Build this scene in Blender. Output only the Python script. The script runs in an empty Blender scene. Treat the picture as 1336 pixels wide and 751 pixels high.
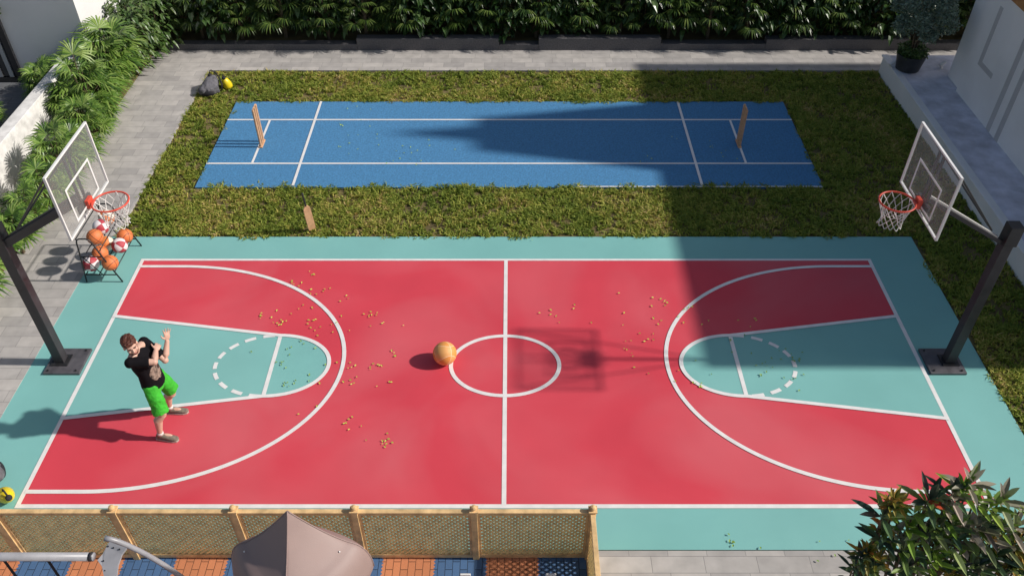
import bpy, math, random
import numpy as np
from mathutils import Vector, Matrix
random.seed(7); np.random.seed(7)
R = math.radians
scene = bpy.context.scene
col = scene.collection

# ------------------------------------------------------------------ materials
def nt(mat):
    mat.use_nodes = True
    return mat.node_tree
def mat(name, rgb, rough=0.6, metal=0.0, vary=0.0, vscale=4.0, bump=0.0, bscale=40.0, spec=0.5, alpha=1.0, island=None, trans=0.0, coat=0.0):
    m = bpy.data.materials.new(name); t = nt(m); b = t.nodes['Principled BSDF']; L = t.links
    b.inputs['Base Color'].default_value = (*rgb, 1); b.inputs['Roughness'].default_value = rough
    b.inputs['Metallic'].default_value = metal; b.inputs['Specular IOR Level'].default_value = spec
    b.inputs['Alpha'].default_value = alpha
    if coat: b.inputs['Coat Weight'].default_value = coat
    tc = t.nodes.new('ShaderNodeTexCoord'); src = None
    if island:
        g = t.nodes.new('ShaderNodeNewGeometry'); cr = t.nodes.new('ShaderNodeValToRGB')
        e = cr.color_ramp.elements
        while len(e) < len(island): e.new(0.5)
        for i, c in enumerate(island):
            e[i].position = i / max(1, len(island) - 1); e[i].color = (*c, 1)
        L.new(g.outputs['Random Per Island'], cr.inputs['Fac']); src = cr.outputs['Color']
        L.new(src, b.inputs['Base Color'])
    if vary:
        n = t.nodes.new('ShaderNodeTexNoise'); n.inputs['Scale'].default_value = vscale; n.inputs['Detail'].default_value = 6
        L.new(tc.outputs['Object'], n.inputs['Vector'])
        mr = t.nodes.new('ShaderNodeMapRange'); mr.inputs['From Min'].default_value = .3; mr.inputs['From Max'].default_value = .7
        mr.inputs['To Min'].default_value = 1 - vary; mr.inputs['To Max'].default_value = 1 + vary
        L.new(n.outputs['Fac'], mr.inputs['Value'])
        mx = t.nodes.new('ShaderNodeVectorMath'); mx.operation = 'SCALE'
        if src: L.new(src, mx.inputs[0])
        else: mx.inputs[0].default_value = rgb
        L.new(mr.outputs['Result'], mx.inputs['Scale']); L.new(mx.outputs['Vector'], b.inputs['Base Color'])
        rr = t.nodes.new('ShaderNodeMapRange'); rr.inputs['From Min'].default_value = .3; rr.inputs['From Max'].default_value = .7
        rr.inputs['To Min'].default_value = max(0, rough - .08); rr.inputs['To Max'].default_value = min(1, rough + .08)
        L.new(n.outputs['Fac'], rr.inputs['Value']); L.new(rr.outputs['Result'], b.inputs['Roughness'])
    if bump:
        n2 = t.nodes.new('ShaderNodeTexNoise'); n2.inputs['Scale'].default_value = bscale; n2.inputs['Detail'].default_value = 4
        L.new(tc.outputs['Object'], n2.inputs['Vector'])
        bp = t.nodes.new('ShaderNodeBump'); bp.inputs['Strength'].default_value = bump; bp.inputs['Distance'].default_value = .01
        L.new(n2.outputs['Fac'], bp.inputs['Height']); L.new(bp.outputs['Normal'], b.inputs['Normal'])
    if trans:
        out = t.nodes['Material Output']; tr = t.nodes.new('ShaderNodeBsdfTranslucent'); ms = t.nodes.new('ShaderNodeMixShader')
        ms.inputs['Fac'].default_value = trans
        if src: L.new(src, tr.inputs['Color'])
        else: tr.inputs['Color'].default_value = (*rgb, 1)
        L.new(b.outputs[0], ms.inputs[1]); L.new(tr.outputs[0], ms.inputs[2]); L.new(ms.outputs[0], out.inputs['Surface'])
    return m

def court_paint(name, rgb, rough=.5, sheen=.24):
    """coloured acrylic court paint: faint large blotches, scuffs and a painted-in sky sheen"""
    m = mat(name, rgb, rough, vary=.05, vscale=.9, bump=.15, bscale=260, spec=.2)
    t = m.node_tree; L = t.links; b = t.nodes['Principled BSDF']
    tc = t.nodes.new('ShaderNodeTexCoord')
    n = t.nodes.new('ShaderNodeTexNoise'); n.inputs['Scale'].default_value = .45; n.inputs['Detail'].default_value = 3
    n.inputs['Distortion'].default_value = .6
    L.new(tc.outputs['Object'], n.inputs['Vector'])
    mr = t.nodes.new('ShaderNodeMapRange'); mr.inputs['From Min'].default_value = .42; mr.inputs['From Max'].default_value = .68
    mr.inputs['To Min'].default_value = 0; mr.inputs['To Max'].default_value = sheen
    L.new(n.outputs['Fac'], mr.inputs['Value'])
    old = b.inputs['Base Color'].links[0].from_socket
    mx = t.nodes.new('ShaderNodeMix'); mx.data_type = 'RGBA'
    L.new(mr.outputs['Result'], mx.inputs[0]); L.new(old, mx.inputs[6]); mx.inputs[7].default_value = (*[min(1, c_ * .7 + .22) for c_ in rgb], 1)  # paler tint puts the soft sky sheen into the court colour
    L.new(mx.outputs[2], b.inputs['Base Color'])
    return m

def paver(name, bw, rh, c1, c2, mortar, rot=0):
    m = bpy.data.materials.new(name); t = nt(m); b = t.nodes['Principled BSDF']; L = t.links
    tc = t.nodes.new('ShaderNodeTexCoord'); mp = t.nodes.new('ShaderNodeMapping'); mp.inputs['Rotation'].default_value[2] = rot
    L.new(tc.outputs['Object'], mp.inputs['Vector'])
    br = t.nodes.new('ShaderNodeTexBrick'); L.new(mp.outputs[0], br.inputs['Vector'])
    br.inputs['Scale'].default_value = 1; br.inputs['Brick Width'].default_value = bw; br.inputs['Row Height'].default_value = rh
    br.inputs['Mortar Size'].default_value = .004; br.inputs['Mortar Smooth'].default_value = .3; br.offset = .37; br.squash = 1.35; br.squash_frequency = 3
    br.inputs['Color1'].default_value = (*c1, 1); br.inputs['Color2'].default_value = (*c2, 1); br.inputs['Mortar'].default_value = (*mortar, 1)
    n = t.nodes.new('ShaderNodeTexNoise'); n.inputs['Scale'].default_value = 5; n.inputs['Detail'].default_value = 8
    L.new(tc.outputs['Object'], n.inputs['Vector'])
    mr = t.nodes.new('ShaderNodeMapRange'); mr.inputs['To Min'].default_value = .7; mr.inputs['To Max'].default_value = 1.3
    L.new(n.outputs['Fac'], mr.inputs['Value'])
    v = t.nodes.new('ShaderNodeVectorMath'); v.operation = 'SCALE'
    L.new(br.outputs['Color'], v.inputs[0]); L.new(mr.outputs['Result'], v.inputs['Scale']); L.new(v.outputs[0], b.inputs['Base Color'])
    b.inputs['Roughness'].default_value = .8
    bp = t.nodes.new('ShaderNodeBump'); bp.inputs['Strength'].default_value = .5; bp.inputs['Distance'].default_value = .004; bp.invert = True
    L.new(br.outputs['Fac'], bp.inputs['Height']); L.new(bp.outputs[0], b.inputs['Normal'])
    return m

def math_node(t, op, a, b=None, c=None):
    n = t.nodes.new('ShaderNodeMath'); n.operation = op
    for i, v in enumerate((a, b, c)):
        if v is None: continue
        if isinstance(v, (int, float)): n.inputs[i].default_value = v
        else: t.links.new(v, n.inputs[i])
    return n.outputs[0]

def play_mat():
    m = bpy.data.materials.new('play_mats'); t = nt(m); b = t.nodes['Principled BSDF']; L = t.links
    tc = t.nodes.new('ShaderNodeTexCoord'); s = t.nodes.new('ShaderNodeSeparateXYZ'); L.new(tc.outputs['Object'], s.inputs[0])
    zig = math_node(t, 'PINGPONG', s.outputs['Y'], .022)
    x = math_node(t, 'ADD', math_node(t, 'ADD', s.outputs['X'], .30 - .011), zig)
    k = math_node(t, 'FLOOR', math_node(t, 'DIVIDE', x, .607))
    par = math_node(t, 'ABSOLUTE', math_node(t, 'MODULO', k, 2))
    mx = t.nodes.new('ShaderNodeMix'); mx.data_type = 'RGBA'; L.new(par, mx.inputs[0])
    mx.inputs[6].default_value = (.66, .25, .115, 1); mx.inputs[7].default_value = (.075, .16, .32, 1)
    br = t.nodes.new('ShaderNodeTexBrick'); mp = t.nodes.new('ShaderNodeMapping'); mp.inputs['Rotation'].default_value[2] = R(90)
    L.new(tc.outputs['Object'], mp.inputs[0]); L.new(mp.outputs[0], br.inputs['Vector'])
    br.inputs['Scale'].default_value = 1; br.inputs['Brick Width'].default_value = .20; br.inputs['Row Height'].default_value = .0867
    br.inputs['Mortar Size'].default_value = .005; br.inputs['Mortar Smooth'].default_value = .4
    br.inputs['Color1'].default_value = (1, 1, 1, 1); br.inputs['Color2'].default_value = (.82, .82, .82, 1); br.inputs['Mortar'].default_value = (.35, .35, .35, 1)
    mu = t.nodes.new('ShaderNodeVectorMath'); mu.operation = 'MULTIPLY'
    L.new(mx.outputs[2], mu.inputs[0]); L.new(br.outputs['Color'], mu.inputs[1]); L.new(mu.outputs[0], b.inputs['Base Color'])
    bp = t.nodes.new('ShaderNodeBump'); bp.inputs['Distance'].default_value = .008; bp.invert = True
    L.new(br.outputs['Fac'], bp.inputs['Height']); L.new(bp.outputs[0], b.inputs['Normal']); b.inputs['Roughness'].default_value = .75
    return m

def ball_mat(name, c1, c2, seam, w=.035):
    """moulded ball: two panel colours split by seams, everything in the ball's own coordinates (radius 1)"""
    m = bpy.data.materials.new(name); t = nt(m); b = t.nodes['Principled BSDF']; L = t.links
    tc = t.nodes.new('ShaderNodeTexCoord'); s = t.nodes.new('ShaderNodeSeparateXYZ'); L.new(tc.outputs['Object'], s.inputs[0])
    X, Y, Z = s.outputs
    cz = math_node(t, 'SUBTRACT', math_node(t, 'ABSOLUTE', Y), math_node(t, 'ADD', .38, math_node(t, 'MULTIPLY', math_node(t, 'MULTIPLY', X, X), .42)))
    d = math_node(t, 'MINIMUM', math_node(t, 'ABSOLUTE', X), math_node(t, 'ABSOLUTE', Z))
    d = math_node(t, 'MINIMUM', d, math_node(t, 'ABSOLUTE', cz))
    seamf = math_node(t, 'LESS_THAN', d, w)
    par = math_node(t, 'GREATER_THAN', cz, 0)
    par = math_node(t, 'GREATER_THAN', math_node(t, 'MULTIPLY', math_node(t, 'MULTIPLY', X, Z), math_node(t, 'SUBTRACT', math_node(t, 'MULTIPLY', par, 2), 1)), 0)
    m1 = t.nodes.new('ShaderNodeMix'); m1.data_type = 'RGBA'; L.new(par, m1.inputs[0]); m1.inputs[6].default_value = (*c1, 1); m1.inputs[7].default_value = (*c2, 1)
    m2 = t.nodes.new('ShaderNodeMix'); m2.data_type = 'RGBA'; L.new(seamf, m2.inputs[0]); L.new(m1.outputs[2], m2.inputs[6]); m2.inputs[7].default_value = (*seam, 1)
    L.new(m2.outputs[2], b.inputs['Base Color']); b.inputs['Roughness'].default_value = .5
    n = t.nodes.new('ShaderNodeTexVoronoi'); n.inputs['Scale'].default_value = 26; L.new(tc.outputs['Object'], n.inputs['Vector'])
    bp = t.nodes.new('ShaderNodeBump'); bp.inputs['Strength'].default_value = .25; bp.inputs['Distance'].default_value = .01
    L.new(n.outputs['Distance'], bp.inputs['Height']); L.new(bp.outputs[0], b.inputs['Normal'])
    return m

# ------------------------------------------------------------------ mesh builder
class MB:
    def __init__(s): s.v = []; s.f = []
    def add(s, vs, fs):
        o = len(s.v); s.v += [tuple(p) for p in vs]; s.f += [tuple(i + o for i in f) for f in fs]; return s
    def box(s, c, d, rz=0, rot=None):
        M = rot or Matrix.Rotation(rz, 3, 'Z'); c = Vector(c); h = Vector(d) / 2
        vs = [c + M @ Vector((x * h.x, y * h.y, z * h.z)) for x in (-1, 1) for y in (-1, 1) for z in (-1, 1)]
        return s.add(vs, [(0, 1, 3, 2), (4, 6, 7, 5), (0, 4, 5, 1), (2, 3, 7, 6), (0, 2, 6, 4), (1, 5, 7, 3)])
    def lohi(s, a, b): return s.box([(a[i] + b[i]) / 2 for i in range(3)], [b[i] - a[i] for i in range(3)])
    def beam(s, p, q, w, h, up=(0, 0, 1)):
        p = Vector(p); q = Vector(q); d = (q - p); L = d.length; d.normalize(); u = Vector(up)
        if abs(d.dot(u)) > .98: u = Vector((0, 1, 0))
        a = d.cross(u).normalized(); b = a.cross(d).normalized()
        M = Matrix((d, a, b)).transposed()
        return s.box((p + q) / 2, (L, w, h), rot=M)
    def tube(s, pts, rad, seg=8, flat=None, cap=True):
        pts = [Vector(p) for p in pts]; n = len(pts)
        if not hasattr(rad, '__len__'): rad = [rad] * n
        vs = []; ref = None
        for i, p in enumerate(pts):
            d = (pts[min(i + 1, n - 1)] - pts[max(i - 1, 0)]).normalized()
            if ref is None:
                ref = Vector((0, 0, 1)) if abs(d.z) < .9 else Vector((1, 0, 0))
            a = d.cross(ref).normalized(); b = a.cross(d).normalized(); ref = b
            r = rad[i]; ra, rb = (r if hasattr(r, '__len__') else (r, r))
            for k in range(seg):
                t = 2 * math.pi * k / seg
                vs.append(p + a * math.cos(t) * ra + b * math.sin(t) * rb)
        fs = [(i * seg + k, i * seg + (k + 1) % seg, (i + 1) * seg + (k + 1) % seg, (i + 1) * seg + k) for i in range(n - 1) for k in range(seg)]
        if cap: fs += [tuple(range(seg))[::-1], tuple((n - 1) * seg + k for k in range(seg))]
        return s.add(vs, fs)
    def loop(s, pts, r, seg=8):
        pts = [Vector(p) for p in pts]; n = len(pts); vs = []
        for i, p in enumerate(pts):
            d = (pts[(i + 1) % n] - pts[i - 1]).normalized(); a = d.cross(Vector((0, 0, 1))).normalized(); b = a.cross(d)
            for k in range(seg):
                t = 2 * math.pi * k / seg; vs.append(p + a * math.cos(t) * r + b * math.sin(t) * r)
        return s.add(vs, [(i * seg + k, i * seg + (k + 1) % seg, ((i + 1) % n) * seg + (k + 1) % seg, ((i + 1) % n) * seg + k) for i in range(n) for k in range(seg)])
    def lathe(s, prof, seg=24, c=(0, 0, 0)):
        vs = []; n = len(prof)
        for r, z in prof:
            for k in range(seg):
                t = 2 * math.pi * k / seg; vs.append((c[0] + r * math.cos(t), c[1] + r * math.sin(t), c[2] + z))
        fs = [(i * seg + k, i * seg + (k + 1) % seg, (i + 1) * seg + (k + 1) % seg, (i + 1) * seg + k) for i in range(n - 1) for k in range(seg)]
        fs += [tuple(range(seg))[::-1], tuple((n - 1) * seg + k for k in range(seg))]
        return s.add(vs, fs)
    def ell(s, c, r, rot=None, seg=20, rings=12):
        c = Vector(c); M = rot or Matrix.Identity(3)
        if not hasattr(r, '__len__'): r = (r, r, r)
        vs = [c + M @ Vector((0, 0, -r[2]))]
        for i in range(1, rings):
            p = math.pi * i / rings - math.pi / 2
            for k in range(seg):
                t = 2 * math.pi * k / seg
                vs.append(c + M @ Vector((r[0] * math.cos(p) * math.cos(t), r[1] * math.cos(p) * math.sin(t), r[2] * math.sin(p))))
        vs.append(c + M @ Vector((0, 0, r[2]))); top = len(vs) - 1
        fs = [(0, 1 + (k + 1) % seg, 1 + k) for k in range(seg)]
        for i in range(rings - 2):
            for k in range(seg):
                a = 1 + i * seg + k; b = 1 + i * seg + (k + 1) % seg; fs.append((a, b, b + seg, a + seg))
        o = 1 + (rings - 2) * seg
        fs += [(o + k, o + (k + 1) % seg, top) for k in range(seg)]
        return s.add(vs, fs)
    def prism(s, poly, z0, z1):
        n = len(poly); vs = [(x, y, z0) for x, y in poly] + [(x, y, z1) for x, y in poly]
        return s.add(vs, [tuple(range(n))[::-1], tuple(range(n, 2 * n))] + [(i, (i + 1) % n, n + (i + 1) % n, n + i) for i in range(n)])
    def build(s, name, m, parent=None, smooth=False, bevel=0, loc=(0, 0, 0), remesh=0, sm_it=0):
        me = bpy.data.meshes.new(name); me.from_pydata(s.v, [], s.f); me.update()
        o = bpy.data.objects.new(name, me); col.objects.link(o); o.location = loc
        for q in (m if isinstance(m, (list, tuple)) else [m]): me.materials.append(q)
        if remesh:
            rm = o.modifiers.new('r', 'REMESH'); rm.mode = 'VOXEL'; rm.voxel_size = remesh
            if sm_it: sm = o.modifiers.new('s', 'SMOOTH'); sm.iterations = sm_it; sm.factor = .5
            dg = bpy.context.evaluated_depsgraph_get(); me2 = bpy.data.meshes.new_from_object(o.evaluated_get(dg))
            o.modifiers.clear(); o.data = me2; me2.name = name; bpy.data.meshes.remove(me); me = me2
            if not me.materials:
                me.materials.append(m)
        if smooth:
            me.polygons.foreach_set('use_smooth', [True] * len(me.polygons))
        if bevel:
            b = o.modifiers.new('bevel', 'BEVEL'); b.width = bevel; b.segments = 2; b.limit_method = 'ANGLE'
        if parent: o.parent = parent
        return o

def tag(o, label=None, cat=None, group=None, kind=None):
    if label: o['label'] = label
    if cat: o['category'] = cat
    if group: o['group'] = group
    if kind: o['kind'] = kind
    return o
def empty(name, loc=(0, 0, 0), rz=0, label=None, cat=None, group=None):
    o = bpy.data.objects.new(name, None); col.objects.link(o); o.location = loc; o.rotation_euler = (0, 0, rz); o.empty_display_size = .1
    return tag(o, label, cat, group)
def copy_tree(o, parent=None):
    c = o.copy(); col.objects.link(c)
    if parent: c.parent = parent
    for ch in list(o.children): copy_tree(ch, c)
    return c
ORD = ['first', 'second', 'third', 'fourth', 'fifth', 'sixth', 'seventh', 'eighth', 'ninth', 'tenth', 'eleventh', 'twelfth', 'thirteenth',
       'fourteenth', 'fifteenth', 'sixteenth', 'seventeenth', 'eighteenth', 'nineteenth', 'twentieth', 'twenty-first', 'twenty-second', 'twenty-third', 'twenty-fourth', 'twenty-fifth', 'twenty-sixth']

# ------------------------------------------------------------------ camera, light
PITCH = R(41.6); H = 9.0; F = 1106.0
cam = bpy.data.cameras.new('camera'); co = bpy.data.objects.new('camera', cam); col.objects.link(co)
co.location = (0, 0, H); co.rotation_euler = (R(90) - PITCH, 0, 0); cam.sensor_width = 36; cam.lens = 36 * F / 1336; cam.clip_end = 2000
scene.camera = co
def at(px, py, z=0.0):
    """where a measured point of the survey photo lies on the level z"""
    u = px - 668; v = py - 375.5
    zc = F * math.sin(PITCH) + v * math.cos(PITCH); yc = F * math.cos(PITCH) - v * math.sin(PITCH)
    t = (H - z) / zc
    return Vector((u * t, yc * t, z))
ELEV = R(36)
sun = bpy.data.lights.new('sun', 'SUN'); sun.energy = 4.25; sun.angle = R(1.4); sun.color = (1, .95, .88)
so = bpy.data.objects.new('sun', sun); col.objects.link(so)
so.rotation_euler = Vector((math.cos(ELEV), -math.tan(R(1.0)) * math.cos(ELEV), math.sin(ELEV))).to_track_quat('Z', 'Y').to_euler(); so.location = (20, 0, 20)
w = bpy.data.worlds.new('World'); scene.world = w; w.use_nodes = True
sk = w.node_tree.nodes.new('ShaderNodeTexSky'); sk.sky_type = 'NISHITA'; sk.sun_disc = False; sk.sun_elevation = ELEV; sk.sun_rotation = R(91); sk.dust_density = 2.0; sk.ozone_density = .8
bg = w.node_tree.nodes['Background']; bg.inputs['Strength'].default_value = .08
w.node_tree.links.new(sk.outputs[0], bg.inputs['Color'])
scene.view_settings.view_transform = 'Standard'; scene.view_settings.look = 'None'; scene.view_settings.gamma = 1; scene.view_settings.exposure = 0.0

# ------------------------------------------------------------------ material set
M = {}
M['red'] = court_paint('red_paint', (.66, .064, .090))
M['teal'] = court_paint('teal_paint', (.215, .485, .455), sheen=.08)
M['line'] = mat('white_line_paint', (.80, .78, .76), .55, vary=.06, vscale=7)
M['blue'] = mat('blue_turf', (.065, .225, .43), .85, vary=.26, vscale=30, bump=.6, bscale=120)
M['soil'] = mat('soil', (.15, .115, .045), .95, vary=.4, vscale=3, bump=.5, bscale=60)
M['ground'] = mat('ground_bounce', (.36, .34, .31), .95, vary=.2, vscale=1)  # unseen ground, lightened to bounce fill onto the shaded walls
M['paver'] = paver('grey_pavers', .46, .215, (.48, .45, .42), (.36, .34, .325), (.24, .23, .22))
M['darkpaver'] = paver('dark_pavers', .5, .25, (.16, .165, .175), (.12, .125, .135), (.05, .05, .05))
M['curb'] = mat('dark_granite', (.11, .105, .11), .7, vary=.3, vscale=30, bump=.3, bscale=80)
M['wall'] = mat('white_plaster', (.80, .79, .78), .85, vary=.06, vscale=1.2, bump=.15, bscale=60)
M['wallgrey'] = mat('grey_plaster', (.76, .75, .75), .85, vary=.05, vscale=1.0, bump=.15, bscale=60)
M['oldwall'] = mat('weathered_plaster', (.74, .72, .69), .85, vary=.2, vscale=6, bump=.3, bscale=40)
M['groove'] = mat('groove_grey', (.50, .49, .49), .8, vary=.05)
M['terrace'] = mat('blue_grey_stone', (.62, .62, .70), .6, vary=.25, vscale=3.5, bump=.25, bscale=50)
M['timber'] = mat('orange_timber', (.42, .20, .07), .6, vary=.2, vscale=8)
M['roof'] = mat('roof_slab', (.35, .34, .33), .8, vary=.1)
M['black'] = mat('black_metal', (.02, .02, .022), .45, spec=.5, vary=.3, vscale=12)
M['pole'] = mat('charcoal_steel', (.045, .042, .047), .5, vary=.25, vscale=9, metal=.2)
M['plate'] = mat('grey_base_plate', (.10, .095, .105), .55, vary=.25, vscale=10, metal=.2)
M['arm_sunlit'] = mat('sunlit_arm_steel', (.45, .44, .42), .45, metal=.2)  # right arm's sunlit top put into a paler rail colour
M['glass'] = mat('tinted_acrylic', (.50, .49, .48), .25, alpha=.15, spec=.5)
M['whitem'] = mat('white_powder_coat', (.78, .77, .75), .4, vary=.04)
M['rim'] = mat('orange_red_rim', (.68, .085, .05), .4)
M['net'] = mat('white_net_cord', (.72, .70, .67), .8)
M['wood'] = mat('stump_wood', (.62, .36, .20), .5, vary=.18, vscale=14)
M['grip'] = mat('black_grip', (.03, .03, .03), .7)
M['pine'] = mat('pine_wood', (.72, .48, .23), .6, vary=.25, vscale=9, bump=.2, bscale=60)
M['lattice'] = mat('lattice_wood', (.90, .70, .32), .7, vary=.2, vscale=9)
M['steel'] = mat('grey_painted_steel', (.30, .30, .32), .4, vary=.1, vscale=9)
M['rope'] = mat('black_rope', (.015, .015, .02), .8)
def canvas():
    m = mat('taupe_roof_plastic', (.30, .21, .19), .55, vary=.05, vscale=3, bump=.1, bscale=90)
    return m
M['canopy'] = canvas()
M['play'] = play_mat()
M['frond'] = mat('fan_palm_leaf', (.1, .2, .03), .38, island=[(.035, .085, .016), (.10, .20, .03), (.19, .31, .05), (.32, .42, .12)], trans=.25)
M['frond_shaded'] = mat('shaded_palm_leaf', (.1, .2, .03), .36, island=[(.012, .030, .009), (.035, .075, .015), (.09, .15, .025), (.20, .26, .07)], trans=.18)  # darker copy of the palm leaf, hedge shade put into the colours
M['broad'] = mat('broad_leaf', (.04, .09, .02), .33, island=[(.012, .032, .010), (.03, .07, .016), (.06, .12, .025), (.14, .20, .08)], trans=.12)  # back hedge leaves, darkened to carry the hedge's shade
M['broadlight'] = mat('light_broad_leaf', (.07, .14, .03), .38, island=[(.035, .08, .018), (.08, .15, .03), (.14, .2, .06)], trans=.2)
M['stem'] = mat('brown_stem', (.12, .085, .05), .8, vary=.3, vscale=20)
M['potleaf'] = mat('blue_green_small_leaf', (.05, .1, .06), .5, island=[(.09, .13, .10), (.18, .26, .19), (.28, .36, .27)], trans=.15)
M['pot'] = mat('dark_pot', (.03, .032, .036), .5, vary=.3, vscale=8)
M['cdark'] = mat('dark_croton_leaf', (.03, .06, .03), .3, island=[(.02, .045, .032), (.045, .09, .055), (.10, .18, .075), (.07, .055, .055), (.22, .34, .09), (.36, .46, .16), (.40, .42, .30)], trans=.25, coat=.3)
M['cgreen'] = mat('green_croton_leaf', (.1, .2, .03), .32, island=[(.12, .22, .03), (.22, .36, .05), (.38, .50, .10)], trans=.2)
M['cpink'] = mat('pink_cordyline_leaf', (.3, .2, .18), .35, island=[(.12, .12, .07), (.36, .34, .25), (.55, .45, .38), (.16, .24, .07), (.40, .44, .26)], trans=.2)
M['cyellow'] = mat('yellow_croton_leaf', (.4, .3, .05), .4, island=[(.10, .14, .02), (.30, .25, .04), (.48, .30, .06), (.42, .16, .03)], trans=.25)
M['cred'] = mat('red_croton_leaf', (.45, .07, .03), .35)
M['fallen'] = mat('yellow_green_fallen_leaf', (.4, .4, .05), .6, island=[(.58, .74, .07), (.40, .62, .07), (.80, .74, .12)])
M['fallen_g'] = mat('green_fallen_leaf', (.2, .35, .05), .6, island=[(.16, .36, .05), (.30, .46, .07), (.08, .22, .07)])
M['bag'] = mat('grey_bag_cloth', (.13, .125, .14), .85, vary=.3, vscale=14, bump=.4, bscale=60)
M['bagdark'] = mat('black_bag_cloth', (.018, .017, .022), .8)
M['yellow'] = mat('yellow_plastic', (.80, .62, .02), .35)
M['ball_or'] = ball_mat('orange_ball', (.72, .20, .06), (.72, .20, .06), (.12, .03, .02))
M['ball_rw'] = ball_mat('red_white_ball', (.80, .74, .74), (.46, .05, .07), (.35, .1, .1), .02)
M['ball_big'] = ball_mat('golden_ball', (.78, .33, .075), (.80, .40, .13), (.85, .62, .40), .022)
M['ball_ow'] = ball_mat('orange_white_ball', (.74, .22, .05), (.80, .70, .58), (.15, .05, .03), .03)
M['skin'] = mat('skin', (.62, .38, .29), .5, vary=.05, vscale=12)
M['tee'] = mat('black_tee', (.007, .006, .008), .9, spec=.15, bump=.3, bscale=30)
M['print'] = mat('tan_shirt_print', (.19, .14, .11), .8, vary=1.0, vscale=26)
M['shorts'] = mat('bright_green_shorts', (.04, .43, .025), .8, vary=.15, vscale=18, bump=.5, bscale=22)
M['hair'] = mat('auburn_hair', (.085, .024, .012), .6, vary=.4, vscale=60, bump=.6, bscale=120)
M['shoe'] = mat('taupe_shoe', (.19, .155, .12), .8, vary=.25, vscale=30)
M['sole'] = mat('pale_sole', (.45, .42, .37), .7)
M['sock'] = mat('white_sock', (.7, .68, .65), .9)
M['eye'] = mat('dark_eye', (.03, .02, .02), .3)
M['lip'] = mat('lip', (.42, .17, .14), .5)
M['whiteplastic'] = mat('white_plastic', (.8, .79, .76), .35)
M['louvre'] = mat('pale_louvre', (.42, .42, .41), .5)
M['window'] = mat('dark_glass', (.03, .035, .04), .08, spec=.6)

# ------------------------------------------------------------------ setting: ground, path, courts
def sheet(name, x0, y0, x1, y1, z, m, kind='structure', label=None, cat=None, n=1):
    mb = MB(); mb.add([(x0, y0, z), (x1, y0, z), (x1, y1, z), (x0, y1, z)], [(0, 1, 2, 3)])
    o = mb.build(name, m); tag(o, label, cat, kind=kind); return o
sheet('ground', -400, -400, 400, 400, -.06, M['ground'], label='pale ground sheet under and around the yard, lightened for bounce', cat='ground')
# path: slabs (tops at z=0), butting against lawn
def slab(name, rects, m, z0, z1, label, cat):
    mb = MB()
    for (x0, y0, x1, y1) in rects: mb.lohi((x0, y0, z0), (x1, y1, z1))
    return tag(mb.build(name, m), label, cat, kind='structure')
slab('path', [(-8.30, 0.0, -6.97, 11.46), (-8.30, 11.461, -6.78, 17.47), (-8.30, 17.471, 11.5, 18.46)], M['paver'], -.05, .012, 'light grey block paved path along the left and the back of the lawn', 'path')
slab('paving', [(.93, 2.0, 8.2, 5.45)], M['paver'], -.05, .004, 'light grey paving in front of the teal court edge', 'paving')
slab('side_paving', [(-13, 0, -9.1, 17.0)], M['darkpaver'], -.05, .0, 'dark paving behind the low white wall', 'paving')
slab('bed_soil', [(-9.0, 0, -8.31, 17.5), (-9.0, 17.5, -8.31, 22)], M['soil'], -.05, .03, 'planting bed soil along the left path', 'soil')
sheet('lawn_soil', -6.97, 3.0, 8.2, 17.47, -.028, M['soil'], label='brown soil under the grass', cat='soil')
slab('play_floor', [(-9.5, 1.5, .89, 5.36)], M['play'], -.04, .012, 'orange and blue interlocking rubber play mats with tiled surface', 'floor')

CX = -.10; CY = 8.44
# teal slab with a slightly ragged edge is the base of the court
slab('court_base', [(-6.97, 5.46, 6.84, 11.45)], M['teal'], -.05, .006, 'teal painted court surround', 'court')
x0, x1, y0, y1 = -6.155, 5.955, 6.03, 10.857
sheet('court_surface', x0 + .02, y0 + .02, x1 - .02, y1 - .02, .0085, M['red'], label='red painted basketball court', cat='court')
LW = .058
def ring_pts(cx, cy, rx, ry, a0, a1, n=60):
    return [(cx + rx * math.cos(R(a0 + (a1 - a0) * i / n)), cy + ry * math.sin(R(a0 + (a1 - a0) * i / n))) for i in range(n + 1)]
def strip(mb, pts, w, z, closed=False):
    n = len(pts); P = [Vector(p) for p in pts]; vs = []
    for i in range(n):
        a = P[i - 1] if (closed or i > 0) else P[i]; b = P[(i + 1) % n] if (closed or i < n - 1) else P[i]
        d = (b - a).normalized(); nn = Vector((-d.y, d.x)) * w / 2
        vs += [(P[i].x + nn.x, P[i].y + nn.y, z), (P[i].x - nn.x, P[i].y - nn.y, z)]
    m = n if closed else n - 1
    mb.add(vs, [(2 * i, 2 * i + 1, 2 * ((i + 1) % n) + 1, 2 * ((i + 1) % n)) for i in range(m)])
lines = MB()
ZL = .0125
hw = LW / 2
strip(lines, [(x0, y1 - hw), (x1, y1 - hw)], LW * .8, ZL); strip(lines, [(x0, y0 + hw), (x1, y0 + hw)], LW, ZL)
strip(lines, [(x0 + hw, y0 + LW), (x0 + hw, y1 - LW * .9)], LW, ZL); strip(lines, [(x1 - hw, y0 + LW), (x1 - hw, y1 - LW * .9)], LW, ZL)
strip(lines, [(CX, y0 + LW), (CX, y1 - LW * .9)], LW, ZL)
strip(lines, ring_pts(CX, CY + .01, .785, .59, 0, 360, 72)[:-1], LW, ZL + .002, True)
keys = MB()
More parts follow.
